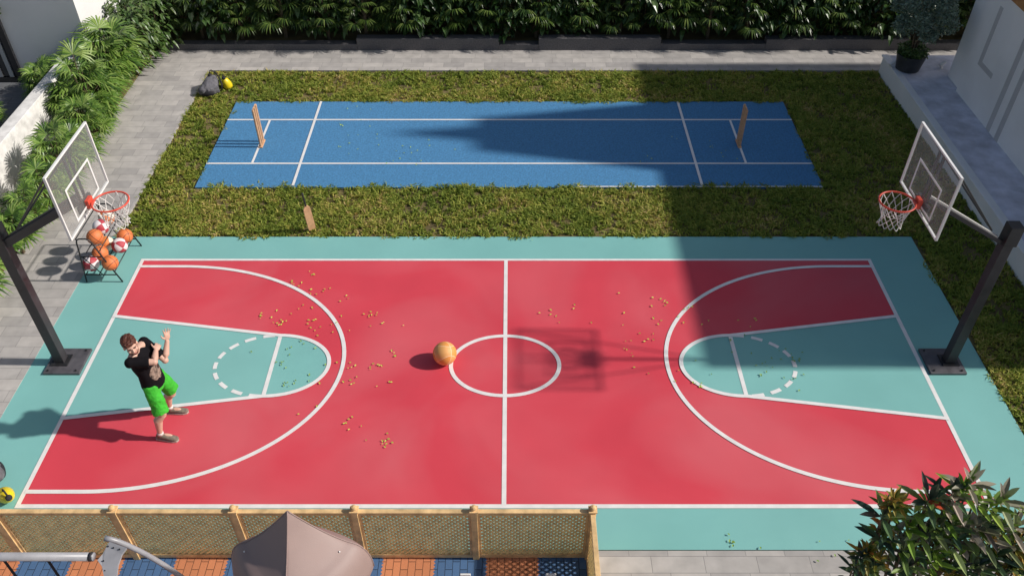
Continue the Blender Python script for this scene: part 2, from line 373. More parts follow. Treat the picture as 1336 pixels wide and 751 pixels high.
for s in (-1, 1):
    # s=-1: left end
    fx = CX + s * 3.375; ex = CX + s * 6.0; ry = .60; rx = .82
    arc = ring_pts(fx, CY + .01, rx, ry, 90, 270 if s > 0 else -90, 40)
    out = [(ex, 9.47)] + arc + [(ex, 7.45)]
    keys.add([(x, y, .0105) for x, y in out], [tuple(range(len(out)))])
    full = [(ex + s * .05, 9.475)] + arc + [(ex + s * .05, 7.445)]
    strip(lines, full, LW, ZL + .006)
    strip(lines, [(fx, CY + .01 - ry + hw), (fx, CY + .01 + ry - hw)], LW, ZL + .002)
    nd = 9
    for k in range(nd):
        a0 = 90 + (k + .28) * 180 / nd; a1 = 90 + (k + .9) * 180 / nd
        if s > 0: a0 = a0 - 180; a1 = a1 - 180
        strip(lines, ring_pts(fx, CY + .01, rx, ry, a0, a1, 6), LW, ZL + .002)
    # three point line
    cx3 = CX + s * 5.30; R3x = 2.95; yt = 10.655; yb = 6.27; cy3 = (yt + yb) / 2; ry3 = (yt - yb) / 2
    a = ring_pts(cx3, cy3, R3x, ry3, 90, 270 if s > 0 else -90, 80)
    strip(lines, [(ex + s * .02, yt)] + a + [(ex + s * .02, yb)], LW, ZL + .004)
tag(keys.build('court_keys', M['teal']), 'teal painted keys at both ends of the red court', 'court', kind='structure')
tag(lines.build('court_lines', M['line']), 'white painted lines of the basketball court', 'court lines', kind='structure')

# cricket pitch
bx0, bx1, by0, by1 = -5.85, 5.75, 12.92, 16.08
slab('pitch', [(bx0, by0, bx1, by1)], M['blue'], -.05, .006, 'blue artificial turf cricket pitch', 'cricket pitch')
pl = MB(); w2 = .045
for y in (15.33, 13.71): strip(pl, [(bx0, y), (bx1, y)], w2, .012)
strip(pl, [(1.2, by0 + .022), (bx1 - .02, by0 + .022)], .03, .012)
for x in (-4.05, 3.515): strip(pl, [(x, by0 + .05), (x, by1)], .05, .016)
for x in (-4.975, 4.48): strip(pl, [(x, 13.735), (x, 15.305)], .045, .012)
tag(pl.build('pitch_lines', M['line']), 'white crease lines on the blue pitch', 'pitch lines', kind='structure')

# ------------------------------------------------------------------ grass
def vnoise(x, y, sc, seed):
    rs = np.random.RandomState(seed); g = rs.rand(256, 256); x = (x * sc) % 255; y = (y * sc) % 255
    xi = np.floor(x).astype(int); yi = np.floor(y).astype(int); fx = x - xi; fy = y - yi
    fx = fx * fx * (3 - 2 * fx); fy = fy * fy * (3 - 2 * fy); xj = (xi + 1) % 256; yj = (yi + 1) % 256
    return (g[xi, yi] * (1 - fx) + g[xj, yi] * fx) * (1 - fy) + (g[xi, yj] * (1 - fx) + g[xj, yj] * fx) * fy
def grass():
    rs = np.random.RandomState(3)
    N = 640000
    x = rs.uniform(-6.80, 8.2, N); y = rs.uniform(3.0, 17.44, N)
    e = (vnoise(x + 20, y + 20, 5, 1) - .5) * .16 + (vnoise(x + 20, y + 20, 17, 2) - .5) * .10
    main = (y > 11.46 + e) & (y < 17.44) & (x > -6.80 + np.abs(e) * .3)
    inner = (x > bx0 + e) & (x < bx1 + e) & (y > by0 + .045 + e * 1.3) & (y < by1 + e * .8 - .02)
    side = (x > 6.86 + e * 1.3)
    keep = (main | side) & ~inner
    cl = vnoise(x + 30, y + 30, 2.2, 5) * .25 + vnoise(x + 30, y + 30, 9, 6) * .45 + vnoise(x + 30, y + 30, 17, 8) * .30
    keep &= rs.rand(N) < np.clip(.04 + 3.2 * (cl - .30), .04, 1)
    x = x[keep]; y = y[keep]; cl = cl[keep]; n = len(x)
    hgt = (.006 + .060 * np.clip(cl - .15, 0, 1)) * rs.uniform(.6, 1.3, n); wd = rs.uniform(.008, .017, n)
    a = rs.uniform(0, 2 * np.pi, n); lean = rs.uniform(.6, 2.6, n) * hgt; la = rs.uniform(0, 2 * np.pi, n)
    cxn = np.cos(a) * wd; syn = np.sin(a) * wd; z0 = np.full(n, -.03)
    lx = np.cos(la) * lean; ly = np.sin(la) * lean
    V = np.empty((n, 5, 3))
    V[:, 0] = np.stack([x - cxn, y - syn, z0], 1); V[:, 1] = np.stack([x + cxn, y + syn, z0], 1)
    hz = z0 + .03 + hgt * .55
    V[:, 2] = np.stack([x + cxn * .8 + lx * .35, y + syn * .8 + ly * .35, hz], 1); V[:, 3] = np.stack([x - cxn * .8 + lx * .35, y - syn * .8 + ly * .35, hz], 1)
    V[:, 4] = np.stack([x + lx * 1.3, y + ly * 1.3, z0 + .03 + hgt], 1)
    me = bpy.data.meshes.new('grass'); me.vertices.add(n * 5); me.vertices.foreach_set('co', V.reshape(-1).astype(np.float32))
    base = (np.arange(n) * 5)[:, None]
    loops = np.concatenate([base + np.array([[0, 1, 2, 3]]), base + np.array([[3, 2, 4]])], 1).reshape(-1)
    me.loops.add(len(loops)); me.loops.foreach_set('vertex_index', loops.astype(np.int32))
    me.polygons.add(n * 2)
    st = np.empty((n, 2), np.int32); st[:, 0] = np.arange(n) * 7; st[:, 1] = np.arange(n) * 7 + 4
    me.polygons.foreach_set('loop_start', st.reshape(-1))
    me.update(calc_edges=True)
    at_ = me.attributes.new('tint', 'FLOAT', 'POINT')
    tv = np.clip(vnoise(x + 30, y + 30, 1.6, 9) * .34 + vnoise(x + 30, y + 30, 8, 10) * .30 + rs.rand(n) * .50 - .06, 0, 1); at_.data.foreach_set('value', np.repeat(tv, 5).astype(np.float32))
    m = bpy.data.materials.new('grass_blades'); t = nt(m); b = t.nodes['Principled BSDF']
    an = t.nodes.new('ShaderNodeAttribute'); an.attribute_name = 'tint'; cr = t.nodes.new('ShaderNodeValToRGB'); el = cr.color_ramp.elements
    cols = [(.0, (.11, .18, .026)), (.42, (.24, .31, .045)), (.68, (.42, .44, .08)), (.82, (.56, .44, .13)), (1, (.72, .52, .29))]
    while len(el) < len(cols): el.new(.5)
    for i, (p, c) in enumerate(cols): el[i].position = p; el[i].color = (*c, 1)
    t.links.new(an.outputs['Fac'], cr.inputs[0]); t.links.new(cr.outputs[0], b.inputs['Base Color']); b.inputs['Roughness'].default_value = .6
    b.inputs['Specular IOR Level'].default_value = .25
    tr = t.nodes.new('ShaderNodeBsdfTranslucent'); ms = t.nodes.new('ShaderNodeMixShader'); ms.inputs[0].default_value = .35
    t.links.new(cr.outputs[0], tr.inputs[0]); t.links.new(b.outputs[0], ms.inputs[1]); t.links.new(tr.outputs[0], ms.inputs[2]); t.links.new(ms.outputs[0], t.nodes['Material Output'].inputs['Surface'])
    me.materials.append(m)
    o = bpy.data.objects.new('grass', me); col.objects.link(o)
    tag(o, 'clumpy olive green lawn grass around the blue pitch and the court', 'grass', kind='stuff')
grass()

# ------------------------------------------------------------------ curbs and walls
cb = empty('garden_curb', (0, 18.461, 0), label='long low dark granite planter curb behind the back path', cat='curb')
for a, b, h in ((-8.0, -3.6, .16), (-3.6, -.3, .30), (-.3, .62, .15), (.62, 3.45, .30), (3.45, 5.9, .17), (5.9, 9.2, .28), (9.2, 11.6, .18)):
    MB().lohi((a, 0, -.04), (b - .003, .22, h)).build('curb_block', M['curb'], cb, bevel=.006)
slab('hedge_soil', [(-8.30, 18.69, 12, 23)], M['soil'], -.05, .08, 'dark planting soil under the back hedge', 'soil')
bw = MB().lohi((-12, 22.4, 0), (14, 22.6, 2.6)).build('boundary_wall', M['wallgrey']); tag(bw, 'pale boundary wall glimpsed behind the back hedge', 'wall')
lw = MB().lohi((-9.28, 1.0, 0), (-9.03, 16.2, .97)).build('low_wall', M['oldwall'], bevel=.01); tag(lw, 'weathered low white garden wall behind the left planting bed', 'wall')

# left building
lb = empty('left_building', (-9.05, 17.0, 0), label='white plastered building with black framed louvred window behind the left bed', cat='building')
MB().lohi((-6.0, 0, 0), (0, 6, 6.5)).build('wall', M['wallgrey'], lb)
wd = MB()
for x in (-1.72, -3.6): wd.lohi((x - .06, -.07, 0.02), (x + .06, -.002, 2.6))
wd.lohi((-3.54, -.07, 2.5), (-1.78, -.004, 2.6)); wd.lohi((-3.54, -.07, 0.02), (-1.78, -.004, .12))
wf = wd.build('window', M['black'], lb)
pn = MB()
pn.lohi((-3.53, -.03, .13), (-1.79, -.012, 2.49)).build('pane', M['window'], wf)
lv = MB()
for k in range(7): lv.lohi((-1.93 - k * .24, -.065, .13), (-1.84 - k * .24, -.035, 2.49))
lv.build('louvre', M['louvre'], wf)

# right terrace + building
tr = empty('terrace', (8.2, 8.0, 0), label='raised white terrace edge with blue grey stone top', cat='terrace')
MB().lohi((0, -4.0, -.04), (7, 9.4, .38)).build('retaining_wall', M['wall'], tr, bevel=.01)
MB().lohi((.12, -3.9, .381), (7, 9.38, .42)).build('paving_top', M['terrace'], tr)
MB().lohi((-.03, -4.0, .383), (.12, 9.42, .425)).build('coping', M['wall'], tr, bevel=.008)
rb = empty('right_building', (9.16, 8.33, .42), label='white villa with grooved wall on the right terrace', cat='building')
MB().lohi((0, 0, 0), (6, 7.45, 3.75)).build('wall', M['wall'], rb)
MB().lohi((.08, 7.45, 0), (6, 8.1, 3.75)).build('rear_wall', M['wall'], rb)
gv = MB()
def groove(y0_, y1_, z0_, z1_): gv.lohi((-.006, y0_, z0_), (.004, y1_, z1_))
# groove positions measured on the wall plane x = 9.16 (local y = Y-8.33, local z = z-.42)
def onwall(px, py, X=9.16):
    u = px - 668; v = py - 375.5; t = X / u
    return (F * math.cos(PITCH) - v * math.sin(PITCH)) * t - 8.33, H - (F * math.sin(PITCH) + v * math.cos(PITCH)) * t - .42
ya, za = onwall(1308, 10); yb_, zb = onwall(1277, 85); yc_, zc_ = onwall(1293, 103)
gy = (ya + yb_) / 2; groove(gy - .06, gy + .06, zb, za); groove(yc_, gy - .06, zb, zb + .10)
for (pa, pb) in (((1334, 62), (1285, 178)), ((1334, 100), (1300, 182))):
    y_a, z_a = onwall(*pa); y_b, z_b = onwall(*pb); yy = (y_a + y_b) / 2; groove(yy - .07, yy + .07, 0.0, z_a + 1.2)
gv.build('wall_groove', M['groove'], rb)
MB().lohi((-.06, 0.3, 2.24), (-.003, 6.72, 2.62)).build('timber_band', M['timber'], rb)
MB().lohi((-.16, -.05, 3.88), (6, 9.37, 4.12)).build('roof', M['roof'], rb)
q = MB(); tx = 1.6
def frus(mb, xc, yc, z0_, z1_, a0, b0, a1, b1):
    vs = [(xc + sx * a0, yc + sy * b0, z0_) for sx, sy in ((-1, -1), (1, -1), (1, 1), (-1, 1))] + [(xc + sx * a1, yc + sy * b1, z1_) for sx, sy in ((-1, -1), (1, -1), (1, 1), (-1, 1))]
    mb.add(vs, [(3, 2, 1, 0), (4, 5, 6, 7), (0, 1, 5, 4), (1, 2, 6, 5), (2, 3, 7, 6), (3, 0, 4, 7)])
frus(q, tx, 14.60 - 8.33, 4.12, 7.75, .9, 1.42, .3, .62)  # unseen tapered block and tip, shaped to cast the pointed shadow on the pitch
tq = q.build('shadow_block', M['roof'], rb)
fq = MB(); frus(fq, tx, 14.60 - 8.33, 7.752, 9.2, .2, .30, .02, .02); fq.build('shadow_tip', M['roof'], tq)

# ------------------------------------------------------------------ basketball hoops
def hoop(name, label, s, dark_arm, bx):
    """s=+1: pole stands at +x and the board looks to -x"""
    px = bx + s * 1.30
    root = empty(name, (px, 8.5, .006), label=label, cat='basketball hoop')
    mb = MB().box((-s * .08, 0, .02), (.52, .50, .04)); mb.build('base_plate', M['plate'], root, bevel=.006)
    b2 = MB().box((0, 0, .05), (.24, .22, .02))
    for i in (-1, 1):
        for j in (-1, 1): MB().lathe([(.013, 0), (.013, .02)], 8, (i * .2 - s * .08, j * .2, .04)).build('bolt', M['black'], root)
    b2.build('foot_flange', M['black'], root)
    MB().box((0, 0, 1.26), (.138, .138, 2.4)).build('pole', M['pole'], root, bevel=.008)
    MB().box((s * .01, 0, 2.36), (.17, .17, .30)).build('pole_sleeve', M['black'], root, bevel=.006)
    xb = bx - px  # local board x
    ar = MB().beam((-s * .05, 0, 2.22), (xb + s * .09, 0, 2.90), *((.10, .11) if dark_arm else (.05, .06)))
    arm = ar.build('arm', M['pole'] if dark_arm else M['pole'], root, bevel=.006)
    MB().beam((-s * .16, 0, 2.345 if dark_arm else 2.318), (xb + s * .09, 0, 2.966 if dark_arm else 2.941), .048, .03).build('arm_rail', M['arm_sunlit'] if not dark_arm else M['pole'], arm)
    st = MB()
    for sy in (-1, 1):
        st.tube([(xb + s * .03, sy * .57, 3.58), (-s * .30, sy * .05, 2.46)], .012, 6)
    st.build('brace', M['black'], root)
    ch = MB()
    for sy in (-.06, .06): ch.box((xb + s * .035, sy, 3.17), (.03, .025, .84))
    ch.box((xb + s * .035, 0, 2.84), (.035, .34, .10))
    ch.build('back_channel', M['black'], root)
    bd = MB().box((xb, 0, 3.18), (.018, 1.19, .85)).build('backboard', M['glass'], root)
    fr = MB(); zt, zb_, yh = 3.615, 2.745, .605
    for z in (zt, zb_): fr.box((xb, 0, z), (.03, 2 * yh + .02, .022))
    for y in (-yh, yh): fr.box((xb, y, (zt + zb_) / 2), (.03, .022, zt - zb_ - .023))
    fr.build('frame', M['whitem'], bd, bevel=.003)
    sq = MB(); xs = xb - s * .0115; zt, zb_, yh = 3.26, 2.83, .335; t_ = .028
    for z in (zt, zb_): sq.box((xs, 0, z), (.004, 2 * yh + t_, t_))
    for y in (-yh, yh): sq.box((xs, y, (zt + zb_) / 2), (.004, t_, zt - zb_ - t_))
    sq.build('target_square', M['whitem'], bd)
    rr = .215; rx = xb - s * .29; rz = 2.865
    bk = MB().box((xb - s * .03, 0, rz - .01), (.05, .13, .12)); bk.box((xb - s * .055, 0, rz), (.08, .07, .02))
    bk.build('rim_bracket', M['rim'], root, bevel=.006)
    rim = MB().loop([(rx + rr * math.cos(2 * math.pi * k / 40), rr * math.sin(2 * math.pi * k / 40), rz) for k in range(40)], .012, 8).build('rim', M['rim'], root, smooth=True)
    nb = MB(); nk = 12; levels = [(rr, 0), (rr * .86, -.085), (rr * .72, -.165), (rr * .62, -.24), (rr * .60, -.30), (rr * .66, -.345)]
    def npt(l, k):
        r_, z_ = levels[l]; a_ = 2 * math.pi * (k + .5 * l) / nk
        sw = .012 * math.sin(3 * a_ + l)
        return Vector((rx + (r_ + sw) * math.cos(a_), (r_ + sw) * math.sin(a_), rz + z_ + .006 * math.sin(5 * a_ + 2 * l)))
    for l in range(len(levels) - 1):
        for k in range(nk):
            a_ = npt(l, k)
            for kk in (k, k - 1):
                b_ = npt(l + 1, kk); mid = (a_ + b_) / 2 + Vector((0, 0, -.006)); nb.tube([a_, mid, b_], .0052, 4)
    nb.build('net', M['net'], rim)
    return root
hoop('basketball_hoop', 'basketball hoop on the left with dark pole beside the ball rack', -1, True, -5.23)
hoop('basketball_hoop', 'basketball hoop on the right standing half in the building shadow', 1, False, 5.03)

# ------------------------------------------------------------------ ball rack and balls
rk = empty('ball_rack', (-6.56, 10.74, .006), label='black tubular ball rack on the teal corner below the left hoop', cat='ball rack')
def rackframe(y, name):
    f = MB(); p = [(-.29, y, 0), (-.25, y, .3), (-.205, y, .62), (-.185, y, .80), (-.165, y, .855), (-.12, y, .875), (-.02, y, .875), (.02, y, .85), (.05, y, .80), (.13, y, .5), (.29, y, 0)]
    f.tube(p, .012, 8); f.tube([(-.21, y, .52), (.13, y, .52)], .009, 6); f.tube([(-.27, y, .15), (.24, y, .15)], .010, 6)
    f.tube([(-.19, y, .52), (.02, y, .15)], .008, 6)
    return f.build(name, M['black'], rk, smooth=True)
rackframe(-.46, 'end_frame'); rackframe(.46, 'end_frame')
for (x, z, nm) in ((-.10, .60, 'shelf_rail'), (.09, .60, 'shelf_rail'), (-.25, .155, 'shelf_rail'), (-.04, .155, 'shelf_rail'), (.23, .22, 'shelf_rail'), (-.185, .86, 'top_rail')):
    MB().tube([(x, -.46, z), (x, .46, z)], .009, 6).build(nm, M['black'], rk, smooth=True)
def sphere_ball(name, c, r, m, label, group, rot):
    o = MB().ell((0, 0, 0), 1, seg=40, rings=24).build(name, m, smooth=True, loc=c); o.scale = (r, r, r); o.rotation_euler = rot
    return tag(o, label, 'ball', group)
G = 'balls on the black rack'
rb_ = .125
RB = [((-6.57, 10.52, .735), 'ball_or', 'orange ball at the near end of the upper rack shelf'),
      ((-6.57, 10.775, .735), 'ball_rw', 'white and red ball in the middle of the upper rack shelf'),
      ((-6.57, 11.03, .735), 'ball_ow', 'orange and white ball at the far end of the upper rack shelf'),
      ((-6.735, 10.40, .285), 'ball_rw', 'white and red ball at the near back corner of the lower shelf'),
      ((-6.675, 10.65, .30), 'ball_or', 'orange ball in the middle of the lower shelf back row'),
      ((-6.665, 10.90, .30), 'ball_ow', 'orange and white ball at the far back corner of the lower shelf'),
      ((-6.40, 10.36, .335), 'ball_or', 'orange ball at the near front corner of the lower shelf'),
      ((-6.40, 10.80, .335), 'ball_rw', 'white and red striped ball in the lower shelf front row'),
      ((-6.40, 11.05, .335), 'ball_or', 'orange ball at the far front end of the lower shelf')]
for i, (c, m, lab) in enumerate(RB):
    sphere_ball('ball', c, rb_, M[m], lab, G, (random.uniform(0, 3), random.uniform(0, 3), random.uniform(0, 3)))
p = at(581, 474, 0)
sphere_ball('ball', (p.x, p.y + .03, .1805), .172, M['ball_big'], 'large golden orange basketball lying at the centre circle', None, (R(40), R(25), R(30)))

# ------------------------------------------------------------------ wickets, bat
def wicket(loc, label):
    r = empty('wicket', loc, label=label, cat='wicket', group='wickets on the blue pitch')
    for k in (-1, 0, 1):
        MB().lathe([(.005, 0), (.024, .002), (.024, .78), (.027, .79), (.024, .80), (.022, .82), (.012, .825), (.004, .826)], 14, (0, k * .105, 0)).build('stump', M['wood'], r, smooth=False)
    for k in (-.5, .5):
        MB().tube([(0, k * .105 - .05, .832), (0, k * .105 - .02, .832), (0, k * .105 + .02, .832), (0, k * .105 + .05, .832)], [.006, .010, .010, .006], 8).build('bail', M['wood'], r)
    MB().lohi((-.035, -.15, 0), (.035, .15, .022)).build('base', M['wood'], r, bevel=.004)
    return r
wicket((-4.93, 14.40, .006), 'sunlit wooden wicket of three stumps at the left end of the pitch')
wicket((4.47, 14.40, .006), 'shaded wooden wicket of three stumps at the right end of the pitch')
bt = empty('cricket_bat', (-3.46, 11.66, 0.0), label='wooden cricket bat with black handle standing in the grass near the court edge', cat='cricket bat')
bt.rotation_euler = (R(9), R(-7), R(38))
bl = MB()
prof = [(0, .055, .018), (.03, .066, .028), (.2, .067, .034), (.42, .065, .024), (.55, .060, .016), (.585, .034, .014), (.61, .016, .014)]
vs = []; fs = []
for z, a, d in prof: vs += [(-a, -.010, z), (a, -.010, z), (a, .006, z), (0, d, z), (-a, .006, z)]
for i in range(len(prof) - 1):
    for k in range(5): fs.append((i * 5 + k, i * 5 + (k + 1) % 5, (i + 1) * 5 + (k + 1) % 5, (i + 1) * 5 + k))
fs += [(4, 3, 2, 1, 0), tuple(range(30, 35))]
bl.add(vs, fs).build('blade', M['wood'], bt, bevel=.003)
MB().tube([(0, 0, .59), (0, 0, .62), (0, 0, .88), (0, 0, .90)], [.012, .017, .017, .019], 12).build('handle', M['grip'], bt, smooth=True)

# ------------------------------------------------------------------ bags and yellow bottles
def bag(loc, rz, label, sc=1.0):
    r = empty('bag', loc, rz, label=label, cat='bag')
    m = MB(); m.tube([(-.13, -.10, .12), (-.02, .0, .15), (.05, .12, .18), (.08, .22, .22), (.09, .27, .30)], [(.10, .10), (.16, .14), (.16, .16), (.12, .14), (.07, .08)], 18); m.box((.05, -.02, .11), (.26, .22, .16), rz=.5); m.ell((-.12, -.09, .12), (.12, .10, .11)); m.box((.06, .14, .22), (.2, .16, .2), rz=.3)
    b = m.build('bag_body', M['bag'], r, smooth=True, remesh=.014, sm_it=6)
    tx_ = bpy.data.textures.new('crumple', 'CLOUDS'); tx_.noise_scale = .09
    d = b.modifiers.new('d', 'DISPLACE'); d.texture = tx_; d.strength = .03; d.mid_level = .5; d.texture_coords = 'LOCAL'
    MB().ell((.04, .20, .335), (.045, .04, .035)).build('opening', M['bagdark'], r, smooth=True)
    MB().ell((-.03, -.15, .08), (.15, .05, .075)).build('front_pocket', M['bagdark'], r, smooth=True)
    MB().tube([(.04, .26, .33), (.03, .28, .39), (.08, .27, .42), (.13, .24, .39), (.13, .22, .33)], .010, 6).build('carry_handle', M['bagdark'], r, smooth=True)
    MB().tube([(.24, .0, .05), (.27, .08, .16), (.22, .18, .28), (.14, .26, .38)], (.016), 6).build('strap', M['bagdark'], r, smooth=True)
    r.scale = (sc,) * 3
    return r
bag((-6.50, 16.46, -.01), R(10), 'slumped dark grey bag on the grass at the far left lawn corner', .98)
bag((-6.66, 6.50, .005), R(125), 'grey bag on the teal surround at the left picture edge', .95)
def bottle(loc, tilt, label):
    r = empty('bottle', loc, label=label, cat='bottle', group='yellow bottles beside the bags'); r.rotation_euler = tilt
    MB().lathe([(.05, 0), (.078, .008), (.083, .05), (.074, .12), (.06, .165), (.036, .19), (.028, .20)], 24).build('bottle_body', M['yellow'], r, smooth=True)
    MB().lathe([(.031, .198), (.033, .22), (.03, .235), (.012, .24)], 16).build('cap', M['bagdark'], r, smooth=True)
    MB().tube([(.0, .07, .14), (0, .10, .18), (0, .085, .225), (0, .03, .232)], .009, 6).build('handle', M['bagdark'], r, smooth=True)
    r.scale = (1.2,) * 3
    return r
bottle((-6.17, 16.72, .0), (R(8), R(-14), R(20)), 'yellow bottle with black cap beside the bag on the grass')
bottle((-6.33, 6.20, .065), (R(60), R(0), R(50)), 'yellow bottle with black cap lying on the teal surround by the left edge')

# ------------------------------------------------------------------ lattice fence
fe = empty('lattice_fence', (0, 5.36, .012), label='pine lattice fence with capped posts between play area and court', cat='fence')
FH = .94; posts = [-7.05, -5.73, -4.40, -3.07, -1.74, -.42, .89]
def fpost(x, y):
    pz = MB().box((x, y, FH / 2 + .01), (.075, .075, FH + .02)).build('post', M['pine'], fe, bevel=.004)
    MB().box((x, y, FH + .03), (.095, .095, .018)).lathe([(.02, .04), (.034, .055), (.036, .07), (.026, .09), (.006, .098)], 14, (x, y, FH)).build('post_cap', M['pine'], pz)
for x in posts: fpost(x, 0)
for y in (-1.32, -2.64): fpost(.89, y)
def lattice(L, h):
    """diagonal slats in the local x-z rectangle L by h, two layers"""
    mb = MB(); sp = .068; w_ = .021; out = []
    for sgn, yy in ((1, -.0045), (-1, .0045)):
        c = -h if sgn > 0 else 0.0
        while c < (L if sgn > 0 else L + h):
            # line x = c + sgn*z
            z_lo, z_hi = 0.0, h
            if sgn > 0: z_lo = max(0, -c); z_hi = min(h, L - c)
            else: z_lo = max(0, c - L); z_hi = min(h, c)
            if z_hi - z_lo > .03:
                out.append(((c + sgn * z_lo, yy, z_lo), (c + sgn * z_hi, yy, z_hi)))
            c += sp
    return out, w_
def panel(p0, p1):
    p0 = Vector(p0); p1 = Vector(p1); d = (p1 - p0); L = d.length - .075; d.normalize(); n = Vector((-d.y, d.x, 0)); o = p0 + d * .0375
    T = lambda v: o + d * v[0] + n * v[1] + Vector((0, 0, v[2]))
    fr = MB()
    fr.beam(T((0, 0, .055)), T((L, 0, .055)), .045, .06)
    for xx in (.016, L - .016): fr.beam(T((xx, 0, .086)), T((xx, 0, FH - .042)), .030, .04, up=(n.x, n.y, 0))
    fr.build('panel_frame', M['pine'], fe, bevel=.003)
    MB().beam(T((0, 0, FH - .018)), T((L, 0, FH - .018)), .055, .045).build('top_rail', M['pine'], fe, bevel=.003)
    segs, w_ = lattice(L - .066, FH - .13); lm = MB()
    for a, b in segs:
        lm.beam(T((a[0] + .033, a[1] * 1.35, a[2] + .087)), T((b[0] + .033, b[1] * 1.35, b[2] + .087)), .0115, w_)
    lm.build('lattice_panel', M['lattice'], fe)
for a, b in zip(posts[:-1], posts[1:]): panel((a, 0, 0), (b, 0, 0))
panel((.89, 0, 0), (.89, -1.32, 0)); panel((.89, -1.32, 0), (.89, -2.64, 0))

# ------------------------------------------------------------------ play house roof
ph = empty('play_house', (-2.053, 4.44, .012), label='taupe pagoda roofed play house beside the lattice fence', cat='play house')
RR, RH, RZ = .69, .60, 1.725
def roof_h(v): return RZ + RH * ((1 - v) ** 1.55) - (.34 * (max(0, v - .74) / .26) ** 2.0)
def roof_r(v, a):
    p_ = 1.06 + .42 * v ** 2
    q_ = (abs(math.cos(a)) ** p_ + abs(math.sin(a)) ** p_) ** (-1 / p_)
    vv = v if v < .72 else .72 + .28 * math.sin((v - .72) / .28 * math.pi / 2)
    return RR * vv * q_
def pagoda(mb, n_u=24, n_v=28):
    """steep bell roof: four faces between ridges at +-x and +-y, rounded at the eaves; closed two sided shell"""
    vs = []; fs = []; N = 4 * n_u
    for layer, off in ((0, 0), (1, -.03)):
        for j in range(n_v + 1):
            v = j / n_v
            for i in range(N):
                a = 2 * math.pi * i / N; r_ = roof_r(v, a)
                vs.append((r_ * math.cos(a) * (1 - .02 * layer), r_ * math.sin(a) * (.40 if math.sin(a) > 0 else 1.15) * (1 - .02 * layer), roof_h(v) + off))
    per = (n_v + 1) * N
    for layer in (0, 1):
        o = layer * per
        for j in range(n_v):
            for i in range(N):
                k = (o + j * N + i, o + (j + 1) * N + i, o + (j + 1) * N + (i + 1) % N, o + j * N + (i + 1) % N)
                fs.append(k if layer == 0 else k[::-1])
    for i in range(N):
        a_ = n_v * N + i; b_ = n_v * N + (i + 1) % N; fs.append((a_, a_ + per, b_ + per, b_))
    mb.add(vs, fs)
rm = MB(); pagoda(rm); ro = rm.build('roof', M['canopy'], ph, smooth=True)
for a in range(4):
    pts = []
    for j in range(0, 25):
        v = max(j / 24, .004); r_ = roof_r(v, a * math.pi / 2)
        pts.append((r_ * math.cos(a * math.pi / 2), r_ * math.sin(a * math.pi / 2) * (.40 if a == 1 else 1.15), roof_h(v)))
    MB().tube(pts, .007, 6).build('ridge', M['canopy'], ro, smooth=True)
for (px_, py_) in ((340, 704), (319, 719), (411, 704), (443, 719)):
    best = None
    for zz in np.linspace(1.4, 2.3, 181):
        p = at(px_, py_, zz); lx, ly = p.x + 2.053, (p.y - 4.44) / (.40 if p.y > 4.44 else 1.15); a = math.atan2(ly, lx); rr_ = math.hypot(lx, ly)
        v = min(np.linspace(0, 1, 101), key=lambda q_: abs(roof_r(q_, a) - rr_)); h_ = roof_h(v)
        if best is None or abs(h_ - (zz - .012)) < best[0]: best = (abs(h_ - (zz - .012)), lx, ly, h_)
    MB().ell((best[1], best[2] * (.40 if best[2] > 0 else 1.15) - .004, best[3] + .006), .009, seg=10, rings=6).build('bolt_head', M['whitem'], ro, smooth=True)
for sx, sy in ((-1, 0), (1, 0), (0, 1), (0, -1)):
    MB().tube([(sx * .50, sy * .50 * (.3 if sy > 0 else 1.1), 0), (sx * .50, sy * .50 * (.3 if sy > 0 else 1.1), 1.55)], .035, 12).build('post', M['steel'], ph, smooth=True)
MB().prism([(.55, 0), (0, .2), (-.55, 0), (0, -.6)], .80, .86).build('platform', M['steel'], ph)

# ------------------------------------------------------------------ swing
sw = empty('swing_set', (-3.87, 4.24, .012), label='grey tubular swing set with curved legs in front of the fence', cat='swing')
ZB = 1.885
MB().tube([(-2.6, 0, ZB), (-.02, 0, ZB)], .040, 18).build('top_beam', M['steel'], sw, smooth=True)
MB().tube([(-.06, 0, ZB), (-.022, 0, ZB)], .0425, 18).build('beam_collar', M['pole'], sw, smooth=True)
br_ = MB(); SB = Vector((-3.87, 4.24, .012))
# gusset plate: flat cut steel lying over the leg joint
pq = [(134, 722, 1.90), (139, 712, 1.93), (143, 706, 1.945), (165, 714, 1.93), (159, 722, 1.90), (154, 736, 1.86), (151, 760, 1.80), (137, 760, 1.80), (133, 738, 1.86), (127, 730, 1.89)]
top_ = [at(a_, b_, c_) - SB for a_, b_, c_ in pq]; n = len(pq)
br_.add([p + Vector((0, 0, -.022)) for p in top_] + top_, [tuple(range(n)), tuple(range(n, 2 * n))[::-1]] + [(i, n + i, n + (i + 1) % n, (i + 1) % n) for i in range(n)])
gp = br_.build('bracket', M['steel'], sw)
for (a_, b_, c_) in ((141, 712, 1.936), (148, 714, 1.93), (156, 716, 1.925), (135, 731, 1.886), (137, 744, 1.84)):
    p = at(a_, b_, c_) - SB; MB().lathe([(.006, -.006), (.006, .008)], 8, tuple(p)).build('bolt', M['black'], gp)
def leg(sy):
    pts = []
    for k in range(15):
        a = R(90) * k / 14
        pts.append((.03 + .53 * math.sin(a) ** 1.1 * (1 if sy > 0 else .2), sy * ((.17 if sy > 0 else .28) + .30 * (1 - math.cos(a))), ZB + .04 - ZB * (1 - math.cos(a)) ** .9 - (.0 if k < 14 else .04)))
    return MB().tube(pts, .026, 12).build('leg', M['steel'], sw, smooth=True)
leg(1); leg(-1)
